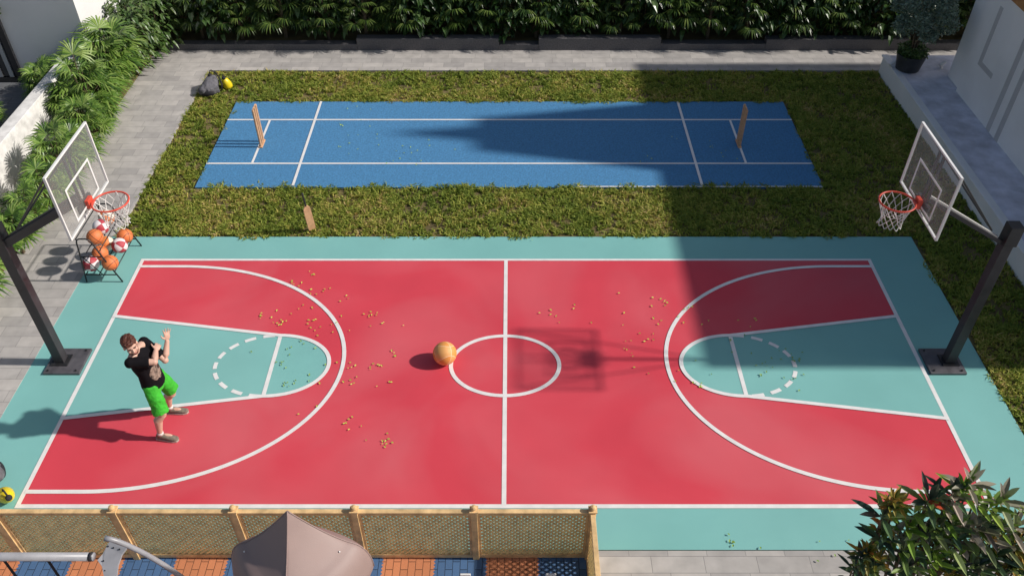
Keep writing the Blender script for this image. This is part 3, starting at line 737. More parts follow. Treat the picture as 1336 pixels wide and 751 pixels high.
for x in (-.88, -.47):
    rp = MB().tube([(x, 0, ZB - .04), (x, -.002, .45)], .012, 8).build('rope', M['rope'], sw)
    MB().tube([(x, 0, ZB - .065), (x, 0, ZB - .035)], .016, 10).build('rope_hook', M['black'], sw, smooth=True)
MB().box((-.675, 0, .44), (.46, .18, .03)).build('seat', M['rope'], sw, bevel=.01)

# white play chairs at the front edge of the mats
def chair(x, y, label):
    r = empty('toy_chair', (x, y, .012), label=label, cat='chair', group='white play chairs')
    MB().box((0, -.12, .22), (.24, .24, .03)).build('seat', M['whiteplastic'], r, bevel=.01)
    b = MB(); b.prism([(-.11, -.01), (.11, -.01), (.11, .012), (-.11, .012)], .235, .33); b.prism([(-.058, -.008), (.058, -.008), (.058, .012), (-.058, .012)], .33, .40)
    b.build('backrest', M['whiteplastic'], r, bevel=.006)
    for sx in (-1, 1):
        for yy in (-.22, -.02): MB().tube([(sx * .10, yy, .21), (sx * .12, yy, 0)], .014, 8).build('leg', M['whiteplastic'], r)
p = at(607, 748.5, .41); chair(p.x, p.y, 'white toy chair on the sunlit blue mat at the front edge')
p = at(719, 748.5, .41); chair(p.x, p.y, 'white toy chair on the mat under the fence lattice shadow')

# ------------------------------------------------------------------ plants
def fan_leaf(mb, base, hub, d, size, nseg=20, spread=230, droop=.30):
    """pleated fan with separate pointed fingers"""
    base = Vector(base); hub = Vector(hub); d = Vector(d).normalized()
    side = d.cross(Vector((0, 0, 1)))
    if side.length < .05: side = Vector((1, 0, 0))
    side.normalize(); nrm = side.cross(d).normalized()
    for k in range(nseg):
        a = R(-spread / 2 + spread * k / (nseg - 1)) + random.uniform(-.05, .05); l = size * (1 - .18 * abs(k / (nseg - 1) - .5) * 2) * random.uniform(.88, 1.06)
        dr = d * math.cos(a) + side * math.sin(a); pr = -d * math.sin(a) + side * math.cos(a)
        w_ = size * .042; dz = Vector((0, 0, -1)) * droop * l
        m1 = hub + dr * l * .45 + nrm * .02; m2 = hub + dr * l * .78 + dz * .35; e = hub + dr * l + dz * random.uniform(.7, 1.3)
        mb.add([hub, m1 + pr * w_, m1 + nrm * w_ * .5, m1 - pr * w_, m2 + pr * w_ * .75, m2 - pr * w_ * .75, e],
               [(0, 2, 1), (0, 3, 2), (1, 2, 4), (2, 3, 5), (2, 5, 4), (4, 5, 6)])
def make_palm(m, h, nleaf, size, spread_r):
    r = empty('fan_palm'); lv_ = MB(); st = MB()
    for k in range(nleaf):
        t = k / nleaf; az = k * 2.399 + random.uniform(-.3, .3); el = R(12 + 70 * t + random.uniform(-9, 9))
        hb = h * (.32 + .42 * t); base = Vector((0, 0, hb)) + Vector((math.cos(az), math.sin(az), 0)) * .04
        pet = spread_r * random.uniform(.6, 1.05); d = Vector((math.cos(az) * math.cos(el), math.sin(az) * math.cos(el), math.sin(el)))
        hub = base + d * pet * (.8 + .4 * t)
        st.tube([base, base + d * pet * .5 + Vector((0, 0, .02)), hub], .006, 4, cap=False)
        fd = Vector((math.cos(az) * math.cos(el * .55), math.sin(az) * math.cos(el * .55), math.sin(el * .55) - .05))
        fan_leaf(lv_, base, hub, fd, size * random.uniform(.8, 1.1))
    tk = MB().tube([(0, 0, -.05), (0, 0, h * .4), (.01, 0, h * .72)], [.05, .045, .03], 8)
    lv_.build('leaves', m, r); tk.add(st.v, st.f); tk.build('stem', M['stem'], r)
    return r
def make_shrub(m, h, rad, n, L, W, name='leafy_shrub', droop=.5):
    r = empty(name); lv_ = MB(); st = MB()
    for k in range(7):
        a = k * 2.4; st.tube([(0, 0, -.05), (math.cos(a) * rad * .3, math.sin(a) * rad * .3, h * .5), (math.cos(a) * rad * .6, math.sin(a) * rad * .6, h * .85)], [.014, .01, .006], 5)
    for k in range(n):
        u = random.random(); a = random.uniform(0, 2 * math.pi); zz = h * (.12 + .86 * u ** .8); rr = rad * math.sqrt(max(.05, 1 - ((zz / h - .45) / .62) ** 2)) * random.uniform(.45, 1.0)
        p = Vector((rr * math.cos(a), rr * math.sin(a), zz)); a2 = a + random.uniform(-.8, .8); el = random.uniform(-.3, .8)
        d = Vector((math.cos(a2) * math.cos(el), math.sin(a2) * math.cos(el), math.sin(el))); sd = d.cross(Vector((0, 0, 1))).normalized(); up = sd.cross(d)
        l = L * random.uniform(.7, 1.2); w_ = W * random.uniform(.8, 1.15); dz = Vector((0, 0, -droop * l))
        c0, c1, c2 = p + d * l * .3 + up * .02, p + d * l * .65 + dz * .25, p + d * l * .98 + dz
        lv_.add([p, c0 + sd * w_ * .42 + up * w_ * .15, c0, c0 - sd * w_ * .42 + up * w_ * .15, c1 + sd * w_ * .38 + up * w_ * .12, c1, c1 - sd * w_ * .38 + up * w_ * .12, c2],
                [(0, 2, 1), (0, 3, 2), (1, 2, 5, 4), (2, 3, 6, 5), (4, 5, 7), (5, 6, 7)])
    lv_.build('leaves', m, r); st.build('stem', M['stem'], r)
    return r
def hide_proto(p):  # prototypes become the first placed copy; nothing is hidden
    return p
palms = [make_palm(M['frond'], 1.0, n_, s_, r_) for n_, s_, r_ in ((18, .50, .42), (24, .40, .40), (15, .56, .36), (20, .46, .50))]
dpalms = [make_palm(M['frond_shaded'], 1.25, 28, random.uniform(.34, .44), .55) for _ in range(3)]
shr = [make_shrub(M['broad'], 1.45, .62, 330, .24, .13) for _ in range(3)]
lshr = [make_shrub(M['broadlight'], 1.15, .5, 380, .17, .075) for _ in range(2)]
used = set()
def place(protos, i, loc, sc, rz, label, cat, group):
    p = protos[i % len(protos)]
    o = p if p.name not in used else copy_tree(p)
    used.add(p.name) if o is p else None
    o.location = loc; o.scale = (sc,) * 3; o.rotation_euler = (0, 0, rz); tag(o, label, cat, group); return o
# left bed, from the back corner forwards
ys = [17.0, 16.45, 15.9, 15.35, 14.8, 14.2, 13.6, 13.0, 12.35, 11.7, 11.05, 10.4, 9.7]
for i, y in enumerate(ys):
    low = 10.8 < y < 15.2
    place(palms, i, ((-8.22 if low else -8.45) + random.uniform(-.08, .12), y + random.uniform(-.15, .15), .02), random.uniform(.62, .88) if low else random.uniform(.85, 1.15), random.uniform(0, 6.28),
          ORD[i] + ' fan palm from the back corner in the left bed', 'fan palm', 'fan palms in the left bed')
for i, (x, y) in enumerate([(-8.75, 14.9), (-8.72, 15.8)]):
    place(palms, i + 2, (x, y, .02), random.uniform(.75, .9), random.uniform(0, 6.28),
          ('front', 'rear')[i] + ' one of two small fan palms against the low wall end', 'fan palm', 'small fan palms along the low wall')
for i, (x, y) in enumerate([(-8.35, 17.7), (-8.6, 18.3), (-8.2, 18.5), (-8.45, 17.2), (-8.75, 19.1), (-8.3, 19.3)]):
    place(lshr, i, (x, y, .02), random.uniform(.95, 1.15), random.uniform(0, 6.28),
          ORD[i] + ' sunlit leafy shrub by the left building corner', 'shrub', 'sunlit shrubs at the back left corner')
for i, (x, y, s_) in enumerate([(-9.75, 15.9, .75), (-9.95, 16.5, .6), (-10.5, 14.9, .62)]):
    place(palms, i + 1, (x, y, 0), s_, random.uniform(0, 6.28), ('small palm behind the low wall near the building corner', 'small palm at the foot of the shaded building wall', 'small palm beside the black window frame')[i], 'fan palm', 'palms behind the low wall')
for i, (x, y) in enumerate([(-8.3, 10.1), (-8.4, 11.4), (-8.28, 12.7), (-8.45, 13.9), (-8.25, 15.0), (-8.6, 16.2)]):
    place(lshr, i + 1, (x, y, .02), random.uniform(.45, .65), random.uniform(0, 6.28),
          ORD[i] + ' low leafy shrub from the front between the bed palms', 'shrub', 'low shrubs between the palms of the left bed')
# back hedge
xs_ = np.arange(-7.4, 11.6, 1.0)
for i, x in enumerate(xs_):
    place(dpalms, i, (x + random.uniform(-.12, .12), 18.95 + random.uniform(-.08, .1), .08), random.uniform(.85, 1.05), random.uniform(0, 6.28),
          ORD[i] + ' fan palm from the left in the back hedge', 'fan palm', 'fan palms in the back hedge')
xs2 = np.arange(-7.8, 12, .78)
for i, x in enumerate(xs2):
    place(shr, i, (x + random.uniform(-.12, .12), 19.30 + random.uniform(-.3, .25), .08), random.uniform(.85, 1.15), random.uniform(0, 6.28),
          ORD[i] + ' dark broad leaved shrub from the left in the back hedge', 'shrub', 'broad leaved shrubs in the back hedge')
xs3 = np.arange(-8.2, 12.2, .95)
for i, x in enumerate(xs3):
    place(shr, i + 1, (x + random.uniform(-.12, .12), 20.2 + random.uniform(-.2, .2), .08), random.uniform(1.3, 1.7), random.uniform(0, 6.28),
          ORD[i] + ' tall dark shrub from the left in the rear hedge row', 'shrub', 'tall shrubs in the rear hedge row')

# potted tree on the terrace
pt = empty('potted_tree', (8.49, 16.75, .422), label='blue green bushy tree in a dark round pot on the terrace corner', cat='potted tree')
MB().lathe([(.20, 0), (.24, .01), (.30, .33), (.31, .36), (.28, .36), (.27, .31), (.02, .31)], 32).build('pot', M['pot'], pt, smooth=False)
tk = MB()
for k in range(5):
    a = k * 1.26; tk.tube([(.03 * math.cos(a), .03 * math.sin(a), .28), (.05 * math.cos(a + .5), .05 * math.sin(a + .5), .6), (.16 * math.cos(a + 1), .16 * math.sin(a + 1), 1.0), (.34 * math.cos(a + 1.2), .34 * math.sin(a + 1.2), 1.35)], [.022, .018, .014, .008], 7)
tk.build('trunk', M['stem'], pt, smooth=True)
def tiny_leaves(mb, centers, n, L):
    for _ in range(n):
        c, r_ = random.choice(centers); v = Vector((random.gauss(0, 1), random.gauss(0, 1), random.gauss(0, 1))).normalized() * r_ * random.uniform(.55, 1.08)
        p = Vector(c) + v; d = Vector((random.gauss(0, 1), random.gauss(0, 1), random.gauss(0, .7))).normalized(); s_ = d.orthogonal().normalized(); s_.rotate(Matrix.Rotation(random.uniform(0, 6.28), 3, d))
        l = L * random.uniform(.7, 1.3)
        mb.add([p, p + d * l * .5 + s_ * l * .28, p + d * l, p + d * l * .5 - s_ * l * .28], [(0, 1, 2, 3)])
cr_ = MB(); cents = [((0, 0, 1.25), .40)]
for k in range(16):
    a = k * 2.4; z_ = .82 + .06 * k; rr = .46 * math.sin(math.pi * (k + 2.5) / 20) + .06; cents.append(((rr * math.cos(a), rr * math.sin(a), z_), random.uniform(.17, .26)))
tiny_leaves(cr_, cents, 8000, .06); cr_.build('crown', M['potleaf'], pt)
un = MB(); tiny_leaves(un, [((.2 * math.cos(a), .2 * math.sin(a), .42), .12) for a in np.linspace(0, 5.5, 8)], 1500, .05); un.build('underplanting', M['broadlight'], pt)
for i, (px_, py_, lab) in enumerate(((1163, 88, 'small white garden spotlight left of the terrace pot'), (1228, 89, 'small white garden spotlight by the villa wall'))):
    p = at(px_, py_, .42); r = empty('spotlight', (p.x, p.y, .422), label=lab, cat='spotlight')
    MB().lathe([(.04, 0), (.04, .012), (.012, .014), (.012, .05)], 12).build('stake', M['whitem'], r)
    MB().tube([(-.06, -.02, .06), (.05, .02, .13)], [.045, .034], 12).build('lamp_head', M['whitem'], r, smooth=False)
# leaves of a creeper hanging in the top left
hl = empty('wall_creeper', (-11.0, 16.85, 1.55), label='tuft of creeper leaves on the grey wall at the top left', cat='creeper')
hm = MB(); tiny_leaves(hm, [((.15 * k, .02, .12 - .05 * (k % 2)), .12) for k in range(3)], 170, .08); hm.build('leaves', M['broadlight'], hl)
MB().tube([(0.15, .13, .1), (.15, .03, .1), (.3, .0, .05)], .008, 5).build('stem', M['stem'], hl)

# ------------------------------------------------------------------ croton shrubs, front right
def rosette(mb, c, ax, n, L, W, droop=.3, lo=5, hi=75):
    c = Vector(c); ax = Vector(ax).normalized(); q_ = Vector((0, 0, 1)).rotation_difference(ax)
    for k in range(n):
        t = k / max(1, n - 1); az = k * 2.399 + random.uniform(-.2, .2); el = R(lo + (hi - lo) * t + random.uniform(-8, 8))
        d = Vector((math.cos(az) * math.cos(el), math.sin(az) * math.cos(el), math.sin(el))); d.rotate(q_)
        sd = d.cross(Vector((0, 0, 1))); sd = sd.normalized() if sd.length > .05 else Vector((1, 0, 0)); up = sd.cross(d)
        l = L * random.uniform(.75, 1.1) * (1 - .3 * t); w_ = W * random.uniform(.8, 1.15); dz = Vector((0, 0, -1)); rowv = []
        b0 = c + ax * (.10 * t)
        prof_ = [(.0, .12), (.2, .55), (.45, 1.0), (.7, .85), (.88, .42), (1.0, 0)]
        for (s_, ww) in prof_:
            p = b0 + d * l * s_ + dz * droop * l * s_ * s_; f = up * w_ * ww * .28
            rowv += [p + sd * w_ * ww * .5 + f, p, p - sd * w_ * ww * .5 + f]
        m_ = len(prof_); fs_ = []
        for j in range(m_ - 1):
            for e_ in (0, 1): fs_.append((j * 3 + e_, j * 3 + e_ + 1, (j + 1) * 3 + e_ + 1, (j + 1) * 3 + e_))
        mb.add(rowv, fs_)
def croton(name, base, label, heads, leafmats):
    """heads: (pixel x, pixel y, height, kind, leaves, length)"""
    r = empty(name, base, label=label, cat='shrub'); mbs = {}; st = MB(); B = Vector(base)
    for (px_, py_, z, kd, n, L) in heads:
        yt = 4.80 - (py_ - 615) / 135 * .42; v_ = py_ - 375.5
        z = H - yt * (F * math.sin(PITCH) + v_ * math.cos(PITCH)) / (F * math.cos(PITCH) - v_ * math.sin(PITCH)); L *= .92; n = int(n * .78); py_ = py_ + max(0, 700 - py_) * .13; v_ = py_ - 375.5
        c = at(px_, py_, z) - B; mb = mbs.setdefault(kd, MB()); ax = Vector((c.x * .35, c.y * .30 - .30, 1))
        rosette(mb, c, ax, n, L, L * .21, .05, 0, 66)
        st.tube([(c.x * .15, c.y * .15, 0), (c.x * .6, c.y * .6, z * .5), c], [.02, .014, .009], 6)
        pass
        # sparse lower leaves along the stem
        rosette(mb, (c.x * .93, c.y * .93, z * .82), ax, max(3, n // 5), L * .9, L * .27, .30, -5, 35)
    for kd, mb in mbs.items(): mb.build({'cdark': 'leaves', 'cgreen': 'leaves', 'cpink': 'leaves', 'cyellow': 'leaves', 'cred': 'leaf'}[kd], M[kd], r)
    st.build('stem', M['stem'], r)
    return r
b1 = at(1225, 742, .0)
croton('croton_shrub', (3.95, 4.25, .004), 'large dark leaved croton with red and pale leaves at the front right corner', [
    (1208, 650, 1.10, 'cdark', 16, .36), (1150, 672, .88, 'cdark', 14, .34), (1180, 692, .92, 'cgreen', 15, .34), (1228, 672, 1.05, 'cgreen', 14, .34),
    (1238, 712, .95, 'cdark', 14, .34), (1262, 690, 1.0, 'cpink', 14, .34), (1175, 722, .75, 'cdark', 14, .32), (1210, 735, .80, 'cgreen', 14, .32), (1262, 742, .85, 'cdark', 14, .32),
    (1224, 702, 1.02, 'cgreen', 9, .25), (1208, 655, 1.16, 'cgreen', 4, .26), (1240, 640, 1.18, 'cdark', 12, .32), (1150, 705, .7, 'cdark', 12, .30), (1190, 668, 1, 'cgreen', 8, .28), (1165, 700, 1, 'cpink', 7, .28), (1215, 722, 1, 'cgreen', 9, .28), (1250, 700, 1, 'cpink', 9, .30), (1200, 700, 1, 'cdark', 14, .34), (1180, 742, 1, 'cdark', 14, .32), (1235, 690, 1, 'cdark', 14, .34), (1215, 690, 1, 'cdark', 12, .34), (1240, 745, 1, 'cdark', 14, .3), (1170, 680, 1, 'cgreen', 5, .2), (1230, 660, 1, 'cpink', 8, .28),
    (1243, 728, 1.0, 'cgreen', 6, .22), (1195, 745, .70, 'cpink', 8, .26), (1135, 740, .42, 'cdark', 9, .26)], None)
croton('cordyline_shrub', (4.5, 4.35, .004), 'green and pinkish streaked cordyline behind the dark croton at the right edge', [
    (1252, 632, 1.25, 'cgreen', 14, .32), (1262, 626, 1.22, 'cpink', 14, .34), (1288, 660, 1.15, 'cgreen', 14, .34), (1302, 650, 1.08, 'cpink', 14, .36), (1240, 645, 1.18, 'cpink', 12, .34),
    (1318, 690, 1.05, 'cpink', 14, .34), (1330, 662, 1.05, 'cgreen', 10, .32), (1280, 705, 1.0, 'cpink', 14, .36), (1292, 728, .95, 'cdark', 14, .34), (1310, 745, .9, 'cdark', 14, .34),
    (1276, 682, 1.05, 'cdark', 14, .34), (1334, 712, .95, 'cdark', 12, .34), (1300, 690, 1.0, 'cgreen', 10, .28), (1270, 650, 1.0, 'cgreen', 10, .28), (1325, 740, 1.0, 'cdark', 12, .3), (1275, 740, 1.0, 'cdark', 12, .3), (1310, 715, 1.0, 'cpink', 12, .3)], None)
croton('yellow_croton', (3.6, 4.5, .004), 'small yellow orange croton peeking out above the dark croton', [
    (1163, 648, .98, 'cyellow', 18, .21), (1156, 658, .94, 'cyellow', 14, .20), (1160, 664, .95, 'cgreen', 8, .22), (1170, 655, .92, 'cyellow', 12, .2)], None)
croton('feathery_croton', (3.4, 4.2, .004), 'low olive and bronze croton left of the dark croton', [
    (1128, 724, .50, 'cyellow', 22, .22), (1120, 730, .42, 'cdark', 16, .24), (1138, 735, .42, 'cyellow', 18, .22), (1112, 742, .32, 'cdark', 14, .22), (1136, 718, .46, 'cgreen', 10, .2), (1130, 745, .4, 'cdark', 16, .22)], None)
croton('golden_croton', (4.9, 4.2, .004), 'golden yellow croton cut by the right picture edge', [
    (1322, 712, 1.06, 'cyellow', 20, .24), (1332, 728, 1.0, 'cyellow', 20, .24), (1318, 740, .9, 'cyellow', 16, .22), (1336, 695, 1.0, 'cyellow', 16, .24), (1292, 707, 1.08, 'cyellow', 14, .16), (1240, 750, .95, 'cyellow', 12, .18)], None)
p = at(1219, 657, 1.13)
# one red leaf of the dark croton
cro = [o for o in bpy.data.objects if o.name == 'croton_shrub'][0]
rl = MB(); cB = Vector(cro.location); c = at(1211, 655, 2.28) - cB
rowv = []
for s_, ww in ((0, .1), (.25, .7), (.5, 1), (.75, .75), (1, 0)):
    q_ = c + Vector((.19, -.02, -.05)) * s_; rowv += [q_ + Vector((0, .055 * ww, .012)), q_, q_ - Vector((0, .055 * ww, -.012))]
rl.add(rowv, [(j * 3 + e_, j * 3 + e_ + 1, j * 3 + e_ + 4, j * 3 + e_ + 3) for j in range(4) for e_ in (0, 1)])
rl.build('leaf', M['cred'], cro)['label'] = 'single orange red leaf'

# ------------------------------------------------------------------ fallen leaves
L1 = [(385, 65, 4), (312, 100, 4), (335, 118, 3), (430, 127, 4), (385, 133, 2), (480, 155, 3), (345, 178, 2), (365, 188, 2), (585, 203, 7), (505, 205, 2), (208, 213, 5), (243, 222, 2), (263, 208, 2), (270, 238, 6),
      (373, 227, 4), (420, 230, 1), (492, 242, 2), (625, 252, 3), (565, 252, 1), (375, 270, 3), (455, 292, 1), (318, 310, 2), (290, 335, 2), (170, 340, 1), (362, 333, 2), (280, 368, 6), (660, 340, 4), (517, 380, 4), (595, 378, 5),
      (550, 415, 3), (600, 425, 1), (503, 438, 2), (445, 383, 1), (380, 400, 3), (295, 438, 5), (428, 458, 1), (630, 460, 3), (343, 463, 1), (362, 537, 1), (342, 562, 1), (505, 563, 4), (515, 610, 2), (612, 627, 3), (635, 637, 6)]
L2 = [(148, 262, 5), (100, 270, 2), (228, 288, 4), (68, 305, 2), (150, 315, 2), (12, 232, 1), (38, 350, 1), (225, 335, 2), (280, 330, 2), (445, 328, 4), (385, 343, 3), (35, 380, 2), (82, 382, 3), (102, 383, 2), (350, 398, 3), (48, 422, 5),
      (435, 438, 2), (462, 458, 4), (490, 437, 2), (515, 438, 2), (555, 440, 5), (580, 430, 1), (450, 488, 4), (260, 518, 6), (575, 510, 2), (545, 498, 3), (48, 470, 2), (262, 450, 1), (305, 485, 1), (235, 495, 2)]
L3 = [(500 + a / 4.692, 100 + b / 4.692, n) for a, b, n in ((70, 435, 3), (180, 445, 3), (250, 405, 2), (120, 480, 3), (65, 495, 2), (200, 520, 2), (420, 440, 1), (75, 620, 1))]
L3 += [(240 + a / 3.13, 70 + b / 3.13, n) for a, b, n in ((640, 295, 4), (725, 290, 2), (655, 375, 3), (670, 400, 2), (690, 345, 2), (775, 340, 2), (780, 220, 1), (665, 215, 1), (700, 210, 1))]
L3 += [(840 + a / 3.265, 80 + b / 3.265, n) for a, b, n in ((15, 410, 3), (325, 400, 3), (290, 350, 2), (305, 365, 3), (120, 320, 2))]
pts_ = [(260 + a / 2.589, 330 + b / 2.589, n) for a, b, n in L1] + [(800 + a / 2.347, 280 + b / 2.347, n) for a, b, n in L2] + L3
pts_ += [(716, 412, 3), (723, 411, 2), (767, 404, 2), (750, 396, 1), (955, 708, 4), (968, 705, 3), (1075, 713, 2), (1083, 710, 2), (690, 312, 1), (1030, 468, 2)]
protoL = {}
def leafmesh(m, i):
    random.seed(40 + i); mb = MB(); l = random.uniform(.026, .056); w_ = l * .52
    mb.add([(-l / 2, 0, .004), (-l * .1, w_ / 2, .012), (l * .25, w_ * .4, .010), (l / 2, 0, .006), (l * .25, -w_ * .4, .013), (-l * .1, -w_ / 2, .011), (0, 0, .005)],
           [(0, 6, 1), (1, 6, 2), (2, 6, 3), (3, 6, 4), (4, 6, 5), (5, 6, 0)])
    me = bpy.data.meshes.new('fallen_leaf'); me.from_pydata(mb.v, [], mb.f); me.materials.append(m); return me
LM = {'y': [leafmesh(M['fallen'], i) for i in range(4)], 'g': [leafmesh(M['fallen_g'], i) for i in range(4)]}
random.seed(11); cnt = 0
def in_key(x, y):
    for s in (-1, 1):
        d = (x - CX) * s
        if 3.37 < d < 6 and abs(y - 8.45) < .6 + (d - 3.37) / 2.63 * .41: return True
        if 2.56 < d <= 3.37 and ((d - 3.37) / .82) ** 2 + ((y - 8.45) / .6) ** 2 < 1: return True
    return False
for px_, py_, n in pts_:
    c = at(px_, py_, .02)
    for k in range(n):
        sp_ = .05 if n > 3 else .11; x = c.x + random.gauss(0, sp_); y = c.y + random.gauss(0, sp_ * .9)
        blue = 12.95 < y < 16.05; teal = in_key(x, y) or (y < 6.0) or (10.9 < y < 11.5)
        me = random.choice(LM['g' if teal else 'y'])
        o = bpy.data.objects.new('fallen_leaf', me); col.objects.link(o); o.location = (x, y, .020 if not blue else .012); o.rotation_euler = (random.uniform(-.25, .25), random.uniform(-.25, .25), random.uniform(0, 6.28))
        if blue: tag(o, 'tiny leaf fallen on the blue pitch', 'leaf', 'leaves fallen on the blue pitch')
        elif teal: tag(o, 'tiny green leaf fallen on teal court paint', 'leaf', 'leaves fallen on the teal paint')
        else: tag(o, 'tiny yellow green leaf fallen on the red court', 'leaf', 'leaves fallen on the red court')
        cnt += 1

# ------------------------------------------------------------------ person
PB = Vector((-4.60, 7.33, .012))
pe = empty('person', PB, label='man in black t-shirt and bright green shorts stretching an arm on the left key', cat='person')
def W(x, y, z): return Vector((x, y, z)) - PB
def limb(mb, pts, rad, n=16): mb.tube(pts, rad, n); [mb.ell(p_, min(r_) if hasattr(r_, '__len__') else r_, seg=12, rings=8) for p_, r_ in ((pts[0], rad[0]), (pts[-1], rad[-1]))]
hipR, hipL = Vector((.0, -.10, .90)), Vector((.0, .10, .90))
kneeR, kneeL = Vector((.055, -.185, .485)), Vector((.07, .175, .485))
ankR, ankL = Vector((-.045, -.225, .09)), Vector((-.055, .225, .09))
shR, shL = Vector((-.065, -.185, 1.425)), Vector((-.015, .165, 1.425))
elL = Vector((.235, .045, 1.225)); wrL = Vector((.265, .205, 1.42)); 
elR = Vector((.195, -.125, 1.375)); wrR = Vector((.17, .045, 1.41))
neck = Vector((-.05, -.03, 1.46)); head = Vector((-.035, -.095, 1.635))
bd = MB()
# torso
bd.tube([(0, 0, .84), (0, 0, .95), (0, -.005, 1.08), (-.02, -.01, 1.25), (-.04, -.01, 1.38), (-.045, -.02, 1.45)], [(.13, .10), (.155, .11), (.14, .10), (.165, .11), (.17, .10), (.07, .06)], 20)
bd.tube([shR + Vector((0, .03, 0)), neck, shL - Vector((0, .03, 0))], [.055, .06, .055], 12)
bd.tube([neck - Vector((0, 0, .05)), neck + Vector((.01, -.02, .05)), head - Vector((0, 0, .06))], [.062, .056, .055], 14)
# head in its own frame: faces +x then turned
Hm = Matrix.Rotation(R(-52), 3, 'Z') @ Matrix.Rotation(R(4), 3, 'Y') @ Matrix.Rotation(R(6), 3, 'X')
def hp(x, y, z): return head + Hm @ Vector((x, y, z))
bd.ell(hp(-.012, 0, .03), (.098, .077, .098), Hm); bd.ell(hp(.022, 0, -.035), (.072, .062, .085), Hm); bd.ell(hp(.055, 0, -.088), (.034, .036, .026), Hm)
bd.tube([hp(.082, 0, .012), hp(.108, 0, -.028), hp(.084, 0, -.036)], [.009, .0145, .011], 8); bd.ell(hp(.078, 0, -.062), (.013, .026, .011), Hm)
bd.tube([hp(.080, -.05, .024), hp(.092, 0, .022), hp(.080, .05, .024)], .010, 8)
for s_ in (-1, 1): bd.ell(hp(-.005, s_ * .079, -.012), (.02, .012, .032), Hm); bd.ell(hp(.062, s_ * .042, -.03), (.024, .022, .024), Hm)
# legs
for hp_, kn, an in ((hipR, kneeR, ankR), (hipL, kneeL, ankL)):
    mid = (kn + an) / 2 + Vector((-.022, 0, .07))
    bd.tube([hp_, (hp_ + kn) / 2, kn + Vector((0, 0, .03)), kn - Vector((0, 0, .04)), mid, an + Vector((0, 0, .06)), an], [.092, .078, .058, .054, .058, .036, .037], 16)
    bd.ell(kn + Vector((.018, 0, 0)), .05); bd.ell(an + Vector((.05, 0, -.03)), (.10, .035, .035))
# arms
bd.tube([shL, (shL + elL) / 2, elL, elL + (wrL - elL) * .3, wrL], [.054, .046, .041, .043, .027], 14); bd.ell(shL, .058); bd.ell(elL, .042)
bd.tube([shR, (shR + elR) / 2, elR, elR + (wrR - elR) * .3, wrR], [.054, .047, .042, .043, .028], 14); bd.ell(shR, .058); bd.ell(elR, .042)
def hand(w_, d, n_, curl, thumb_side, spr=4.5):
    """palm from wrist w_ along d, n_ = palm normal"""
    d = d.normalized(); n_ = (n_ - d * n_.dot(d)).normalized(); s_ = d.cross(n_).normalized() * thumb_side
    pc = w_ + d * .05
    Mx = Matrix((d, s_, n_)).transposed(); bd.ell(pc, (.056, .042, .018), Mx)
    for k, (o_, L) in enumerate(((.030, .070), (.010, .080), (-.011, .074), (-.031, .058))):
        b0 = w_ + d * .088 + s_ * o_; dd = (d + s_ * o_ * spr).normalized()
        p1 = b0 + dd * L * .45 + n_ * curl * .01; p2 = b0 + dd * L * .75 + n_ * curl * .03; p3 = b0 + dd * L * (.98 - curl * .1) + n_ * curl * .055
        bd.tube([w_ + d * .06 + s_ * o_ * .9, b0, p1, p2, p3], [.010, .0098, .0092, .0085, .0065], 8); bd.ell(p3, .0065, seg=8, rings=6)
    t0 = w_ + d * .025 + s_ * .03; t1 = t0 + (d * .6 + s_ * .8).normalized() * .04; t2 = t1 + (d * .85 + s_ * .5 + n_ * curl * .3).normalized() * .035
    bd.tube([t0, t1, t2], [.013, .011, .008], 8); bd.ell(t2, .008, seg=8, rings=6)
hand(wrL, Vector((.02, .12, .30)), Vector((.75, -.65, 0)), .1, -1, 11)
hand(wrR, Vector((-.02, .30, -.03)), Vector((-.6, .1, -.9)), .9, 1)
body = bd.build('body', M['skin'], pe, smooth=True, remesh=.0052, sm_it=2)
# t-shirt
ts = MB()
ts.tube([(0, 0, .86), (0, 0, .97), (0, -.005, 1.10), (-.018, -.01, 1.26), (-.038, -.01, 1.37), (-.046, -.02, 1.445), (-.048, -.025, 1.475)], [(.175, .145), (.172, .137), (.165, .13), (.185, .138), (.185, .125), (.105, .085), (.07, .066)], 28)
ts.ell(shR, .072); ts.ell(shL, .070)
ts.tube([shR, shR + (elR - shR) * .45, shR + (elR - shR) * .78], [.068, .070, .073], 16)
ts.tube([shL, shL + (elL - shL) * .45, shL + (elL - shL) * .80], [.070, .074, .078], 16)
tee = ts.build('t_shirt', M['tee'], pe, smooth=True, remesh=.009, sm_it=3)
# printed picture: a thin raised patch on the chest
pp = MB(); gx, gz = 12, 12; vs = []; fs = []
for j in range(gz + 1):
    for i in range(gx + 1):
        u_ = -1 + 2 * i / gx; v_ = -1 + 2 * j / gz; k_ = math.sqrt(max(0, 1 - .5 * v_ * v_)); uu = u_ * k_; vv = v_ * math.sqrt(max(0, 1 - .5 * u_ * u_)) * (1 + .12 * math.sin(5 * u_))
        y = -.035 + uu * .105; z = 1.125 + vv * .125; th = y / .178
        vs.append((.145 * math.sqrt(max(0, 1 - th * th)) + .012, y, z))
for j in range(gz):
    for i in range(gx): a = j * (gx + 1) + i; fs.append((a, a + 1, a + gx + 2, a + gx + 1))
pr = pp.add(vs, fs).build('shirt_print', M['print'], tee, smooth=True)
sw_ = pr.modifiers.new('w', 'SHRINKWRAP'); sw_.target = tee; sw_.offset = .003; sw_.wrap_method = 'PROJECT'; sw_.use_negative_direction = True; sw_.use_positive_direction = True; sw_.use_project_x = True
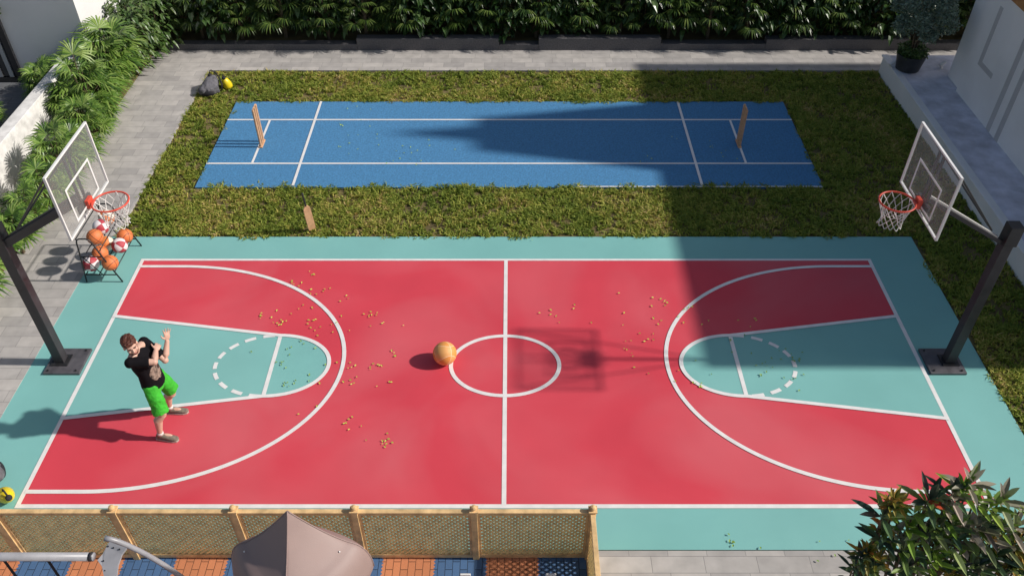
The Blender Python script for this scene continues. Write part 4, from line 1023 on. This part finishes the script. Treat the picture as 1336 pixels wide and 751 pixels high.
# shorts
sh = MB()
sh.tube([(0, 0, .80), (0, 0, .88), (0, 0, .96), (0, 0, .985)], [(.17, .125), (.178, .135), (.166, .130), (.160, .125)], 24)
for hp_, kn, s_ in ((hipR, kneeR, -1), (hipL, kneeL, 1)):
    d = kn - hp_; fl = Vector((.012, s_ * .018, 0))
    sh.tube([hp_ + Vector((0, 0, .02)), hp_ + d * .4 + fl, hp_ + d * .75 + fl, hp_ + d * .93 + fl * 1.3], [.098, .100, .100, .103], 20)
so_ = sh.build('shorts', M['shorts'], pe, smooth=True, remesh=.009, sm_it=2)
tx_ = bpy.data.textures.new('folds', 'CLOUDS'); tx_.noise_scale = .10
for ob, st_ in ((so_, .030), (tee, .012)):
    d = ob.modifiers.new('d', 'DISPLACE'); d.texture = tx_; d.strength = st_; d.mid_level = .5
# shoes
for an, yaw in ((ankR, R(-8)), (ankL, R(2))):
    Mz = Matrix.Rotation(yaw, 3, 'Z'); f = lambda x, y, z: Vector((an.x, an.y, 0)) + Mz @ Vector((x, y, z))
    s1 = MB(); s1.tube([f(-.05, 0, .055), f(.0, 0, .06), f(.08, 0, .052), f(.16, 0, .042), f(.205, 0, .036)], [(.034, .038), (.040, .046), (.044, .036), (.046, .026), (.030, .018)], 16)
    s1.ell(f(-.045, 0, .05), (.036, .034, .042)); s1.ell(f(.175, 0, .036), (.055, .045, .024)); s1.tube([f(-.005, 0, .05), f(-.008, 0, .105)], [.042, .040], 14)
    sh_ = s1.build('shoe', M['shoe'], pe, smooth=True, remesh=.006, sm_it=3)
    outl = [(-.085, -.02), (-.075, -.036), (0, -.038), (.09, -.047), (.16, -.048), (.21, -.034), (.228, 0), (.21, .034), (.16, .046), (.09, .040), (0, .038), (-.075, .036), (-.085, .02)]
    MB().prism([tuple((f(a_, b_, 0)).xy) for a_, b_ in outl], .0, .022).build('sole', M['sole'], sh_)
    MB().tube([an + Vector((-.003, 0, .01)), an + Vector((-.003, 0, .05))], [.042, .040], 14).build('sock', M['sock'], pe, smooth=True)
# hair, beard, eyes
hr = MB(); hr.ell(hp(-.026, 0, .050), (.100, .084, .090), Hm); hr.ell(hp(.035, .012, .092), (.062, .062, .036), Hm); hr.ell(hp(-.06, 0, -.005), (.058, .072, .075), Hm); hr.ell(hp(.062, -.01, .100), (.045, .06, .032), Hm); hr.ell(hp(.02, -.045, .105), (.06, .035, .03), Hm); hr.ell(hp(-.01, .04, .108), (.07, .03, .026), Hm)
hair = hr.build('hair', M['hair'], pe, smooth=True, remesh=.006, sm_it=2)
hx_ = bpy.data.textures.new('tufts', 'CLOUDS'); hx_.noise_scale = .025
hd_ = hair.modifiers.new('d', 'DISPLACE'); hd_.texture = hx_; hd_.strength = .03; hd_.mid_level = .4
br2 = MB(); br2.ell(hp(.040, 0, -.088), (.050, .052, .034), Hm)
for s_ in (-1, 1): br2.ell(hp(.018, s_ * .052, -.062), (.034, .014, .040), Hm)
br2.build('beard', M['hair'], pe, smooth=True, remesh=.006, sm_it=2)
for s_ in (-1, 1):
    MB().ell(hp(.080, s_ * .031, .006), (.010, .012, .008), Hm).build('eye', M['eye'], pe, smooth=True)
    MB().tube([hp(.086, s_ * .048, .026), hp(.094, s_ * .03, .031), hp(.096, s_ * .014, .027)], .0055, 6).build('eyebrow', M['hair'], pe, smooth=True)
MB().tube([hp(.088, -.024, -.066), hp(.094, 0, -.065), hp(.088, .024, -.066)], .006, 6).build('mouth', M['lip'], pe, smooth=True)
print('leaves', cnt)
